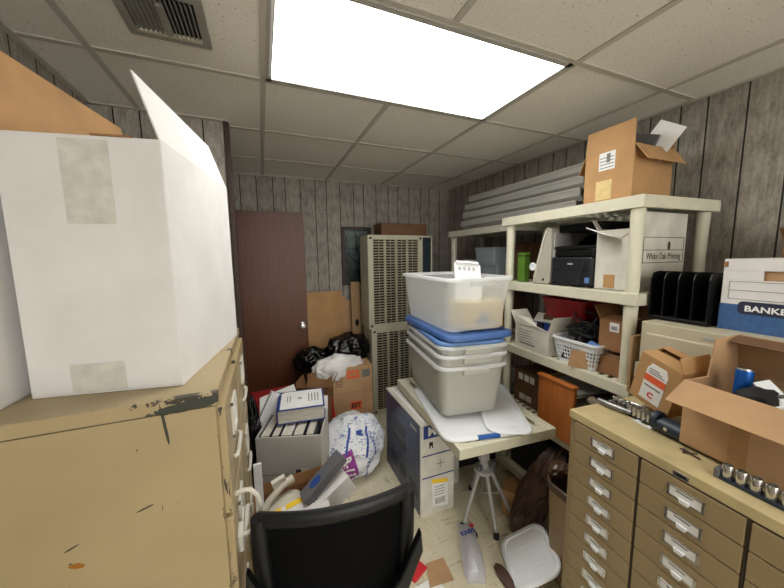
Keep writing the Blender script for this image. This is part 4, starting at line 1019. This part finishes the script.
specs = [(-.160, .055, 'black_matte', 'black binder standing at far left in the white box'), (-.10, .045, 'printer_black', 'dark green grey binder standing left in the white box'), (-.045, .05, 'paper', 'white binder standing in the middle of white box'), (.015, .06, 'black_matte', 'black binder with white pages right of the white binder'), (.085, .045, 'grey_plastic', 'grey binder standing at far right in the white box')]
for x, t_, m_, lab in specs:
    binder(lab, BW(x+t_, .03, .008), (0, R(-90), R(-18)), .262, .23, t_, m_)
bd = binder('thick blue binder with white printed cover lying on the box of binders', (.026, 1.80, .654), (R(2), R(0), R(-7)), .268, .24, .085, 'navy')
cv = MB().bx(.015, .258, .012, .228, .085, .0862).build('cover_sheet', 'paper', bd)
b = MB()
for i in range(4): b.bx(.175+i*.018, .181+i*.018, .075, .18, .0862, .0867)
for i in range(2): b.bx(.05+i*.016, .055+i*.016, .09, .17, .0862, .0867)
b.bx(.115, .135, .12, .14, .0862, .0867); b.build('cover_print', 'ink_grey', cv)
# loose bits left of the binders
crumple('garbage_bag', 'dark plastic bag squeezed between filing cabinets and white binder box', 'bag', (-.105, 1.93, .40), (.05, .10, .39), 'black_bag', 9, .25, 2.2)
o = MB().bx(-.05, .05, 0, .05, 0, .22).build('file_pocket', 'white_card'); tag(o, 'white cardboard file pocket leaning left of the blue binder', 'file'); put(o, (-.05, 1.96, .56), rot=(R(-10), R(28), R(0)))
for i in range(3):
    o = MB().bx(-.06, .06, 0, .007, 0, .24).build('folder', ('light_grey', 'lid_blue', 'dark_navy')[i]); tag(o, '%s folder leaning between file pocket and blue binder' % ('grey', 'blue', 'dark')[i], 'folder'); put(o, (-.015+.012*i, 1.98-.01*i, .52), rot=(R(-12), R(28), R(0)))
o = MB().prism([(-.12, -.06), (.13, -.08), (.15, .07), (-.08, .09)], 2, 0, .004).build('white_form', 'paper'); tag(o, 'white card with black mark lying behind the blue binder', 'card'); put(o, (.03, 2.13, .655), rot=(R(18), R(-14), R(10)))
MB().prism([(.01, -.02), (.07, -.035), (.08, -.015), (.03, .0)], 2, .004, .0046).build('black_mark', 'ink', o)
crumple('plastic_bag', 'pale blue plastic bag under the leaning file pocket', 'bag', (-.02, 1.90, .53), (.06, .08, .05), 'white_bag', 3, .3, 2.0, sub=4)

# device carton at the front
dv = carton('carton', 'brown open carton of old phone parts just beyond the mesh chair', 'box', (.090, 1.24, 0), 4, .345, .30, .46, 'cardboard_brown', [('b', 12, .05), ('l', 20, .06)])
carton('carton', 'closed brown carton packed inside the carton of phone parts', 'box', (.090, 1.252, .006), 4, .32, .27, .39, 'cardboard_dark', closed=True)
ph = thing('desk_phone', 'beige desk phone body with curved cradle in the front carton', 'phone', (.03, 1.40, .40), rot=(R(12), R(-14), R(10)))
MB().loft([rrect(.20, .17, .03, 0), rrect(.20, .17, .03, .04), rrect(.15, .13, .03, .085), rrect(.08, .08, .03, .105)], True, True).build('body', 'device_beige', ph, smooth=50)
MB().tube([(-.11, -.02, .05), (-.09, .0, .10), (-.03, .03, .135), (.04, .05, .15), (.09, .06, .145)], [.017, .02, .014, .016, .02], 12).build('handset', 'device_beige', ph, smooth=True)
MB().bx(.0, .06, .05, .07, .15, .19).build('paper_tab', 'white_card_dirty', ph)
gb = thing('grey_bar', 'long dark grey box with blue oval emblem leaning on the white box', 'box', (.125, 1.335, .51), rot=(R(0), R(-36), R(14)))
MB().bx(0, .235, -.035, .035, 0, .04).build('body', 'grey_plastic', gb, bev=.004)
MB().lathe([(.02, .0402), (.02, .0412)], 24).xf(Matrix.Diagonal((1.6, 1, 1, 1))).build('emblem', 'ink_blue', gb).location = (.08, 0, 0)
wbx = thing('white_box', 'white gloss carton leaning under the grey bar', 'box', (.20, 1.33, .43), rot=(R(6), R(-28), R(12)))
MB().bx(0, .17, -.03, .11, 0, .10).build('body', 'white_card', wbx, bev=.003)
MB().bx(.168, .171, -.02, .09, .02, .08).build('end_opening', 'drawer_shadow', wbx)
wp_ = thing('white_packet', 'white printed packet with yellow corner at the chair top edge', 'packet', (.085, 1.285, .487), rot=(R(10), R(-10), R(6)))
MB().bx(-.12, .13, -.035, .075, 0, .02).build('body', 'white_card', wp_, bev=.002)
MB().bx(-.04, .03, .05, .0755, .0195, .0215).build('yellow_tab', 'yellow', wp_); MB().bx(-.10, -.06, .06, .0755, .0195, .0215).build('yellow_tab', 'yellow', wp_)
b = MB()
for i in range(4): b.box((.05+.012*i, .02+.006*(i % 2), .0205), (.009, .007, .001), (0, 0, .5*i))
for i in range(3): b.box((-.015+.01*i, -.02, .0205), (.006, .010, .001))
b.build('print', 'ink', wp_)
o = MB().bx(-.016, .016, 0, .012, 0, .28).build('white_strip', 'white_plastic', bev=.002); tag(o, 'white plastic strip standing upright beside the filing cabinet handle', 'strip'); put(o, (-.068, 1.315, .47), rot=(R(-3), R(0), R(0)))

# ------------------------------------------------------------------ mesh office chair seen from behind
ch = thing('office_chair', 'black mesh back office chair seen from behind in the foreground', 'chair', (.163, .8525, 0), -8.5)
def arc(u, z, bulge=-.035):      # u -1..1 across; back surface bows away from the viewer
    return (.212*u, -.0+bulge*(1-u*u)*1.0-.02, z)
def topz(u): return .906
N = 24
b = MB()
rail = [arc(-1+2*i/N, topz(-1+2*i/N)) for i in range(N+1)]
rr = []
for i, p_ in enumerate(rail):
    rr.append([(p_[0]+0, p_[1]+.016*math.cos(a), p_[2]-.022+.024*math.sin(a)) for a in [2*PI*k/12 for k in range(12)]])
b.loft(rr, True, True).build('top_rail', 'chair_frame', ch, smooth=True)
for s in (-1, 1):
    pts = [arc(s*1.0, .892), arc(s*1.0, .852), arc(s*.985, .752), arc(s*.95, .632), arc(s*.88, .512), arc(s*.80, .452)]
    MB().tube(pts, [.022, .024, .025, .025, .024, .02], 10).build('side_rail', 'chair_frame', ch, smooth=True)
MB().tube([arc(-1+2*i/10*1, .50) if 0 else arc((-.8+1.6*i/10), .452) for i in range(11)], .02, 10).build('bottom_rail', 'chair_frame', ch, smooth=True)
# mesh: woven strands
ms = MB()
rows = []
for j in range(9):
    z = .452+(.435)*j/8; hw = .80+.18*min(1, j/5)
    rows.append([arc(hw*(-1+2*i/N), z-.0) for i in range(N+1)])
V = [[ms.bm.verts.new(q) for q in r] for r in rows]
for j in range(8):
    for i in range(N): ms.bm.faces.new((V[j][i], V[j][i+1], V[j+1][i+1], V[j+1][i]))
mo = ms.build('mesh_back', 'mesh_cloth', ch, smooth=2)
md = mo.modifiers.new('thick', 'SOLIDIFY'); md.thickness = .003
st = MB()
for s in (-1, 1):
    st.prism([(s*.238, .80), (s*.170, .655), (s*.07, .555), (s*.07, .515), (s*.195, .615), (s*.243, .735)][::s], 1, -.090, -.062)
st.bx(-.07, .07, -.090, -.062, .475, .555); st.build('lumbar_bracket', 'chair_frame', ch, bev=.006)
MB().box((0, -.085, .38), (.07, .025, .30), (R(6), 0, 0), .008).build('back_spine', 'chair_frame', ch)
MB().loft([rrect(.42, .40, .09, .40, cy=.20), rrect(.47, .44, .10, .42, cy=.20), rrect(.47, .44, .10, .455, cy=.20), rrect(.42, .40, .09, .475, cy=.20)], True, True)
sw_ = MB().loft([rrect(.40, .34, .08, .39, cy=.17), rrect(.44, .38, .09, .41, cy=.17), rrect(.44, .38, .09, .44, cy=.17), rrect(.40, .34, .08, .455, cy=.17)], True, True).build('seat', 'black_matte', ch, smooth=50)
MB().lathe([(.03, .10), (.03, .25), (.02, .25), (.02, .39)], 16, (0, .15, 0)).build('gas_column', 'black_plastic', ch, smooth=True)
for i in range(5):
    a = R(54+72*i); c_ = Vector((0, .15, .10))
    e_ = c_+Vector((.225*math.cos(a), .225*math.sin(a), -.035))
    lg = MB().tube([c_, e_], [.026, .017], 10).build('base_arm', 'black_plastic', ch, smooth=True)
    MB().lathe([(.028, -.018), (.03, -.01), (.03, .01), (.028, .018)], 16).xf(Matrix.Translation((e_.x, e_.y, .030)) @ Matrix.Rotation(a, 4, 'Z') @ Matrix.Rotation(PI/2, 4, 'X')).build('caster', 'black_matte', lg, smooth=True)

for o in [o for o in bpy.data.objects if o.name.startswith('tmp')]: bpy.data.objects.remove(o)

# ------------------------------------------------------------------ camera, world, view
cam_d = bpy.data.cameras.new('camera'); cam = bpy.data.objects.new('camera', cam_d); C.objects.link(cam)
yaw, pitch, roll, f_ = .391, .119, -.013, 311.7
cyw, syw = math.cos(yaw), math.sin(yaw)
F = Vector((syw*math.cos(pitch), cyw*math.cos(pitch), -math.sin(pitch))); rt = Vector((cyw, -syw, 0)); up = rt.cross(F)
Rv = rt*math.cos(roll)+up*math.sin(roll); Uv = -rt*math.sin(roll)+up*math.cos(roll)
m = Matrix((Rv, Uv, -F)).transposed().to_4x4(); m.translation = (0, 0, 1.60); cam.matrix_world = m
cam_d.sensor_width = 36; cam_d.sensor_fit = 'HORIZONTAL'; cam_d.lens = 36*f_/784; cam_d.clip_start = .02
sc = bpy.context.scene; sc.camera = cam
w = bpy.data.worlds.new('world'); sc.world = w; w.use_nodes = True
w.node_tree.nodes['Background'].inputs[0].default_value = (1, .985, .94, 1); w.node_tree.nodes['Background'].inputs[1].default_value = 2.9
vs = sc.view_settings; vs.view_transform = 'Standard'; vs.look = 'None'; vs.gamma = 1; vs.exposure = 0.95; vs.use_curve_mapping = False
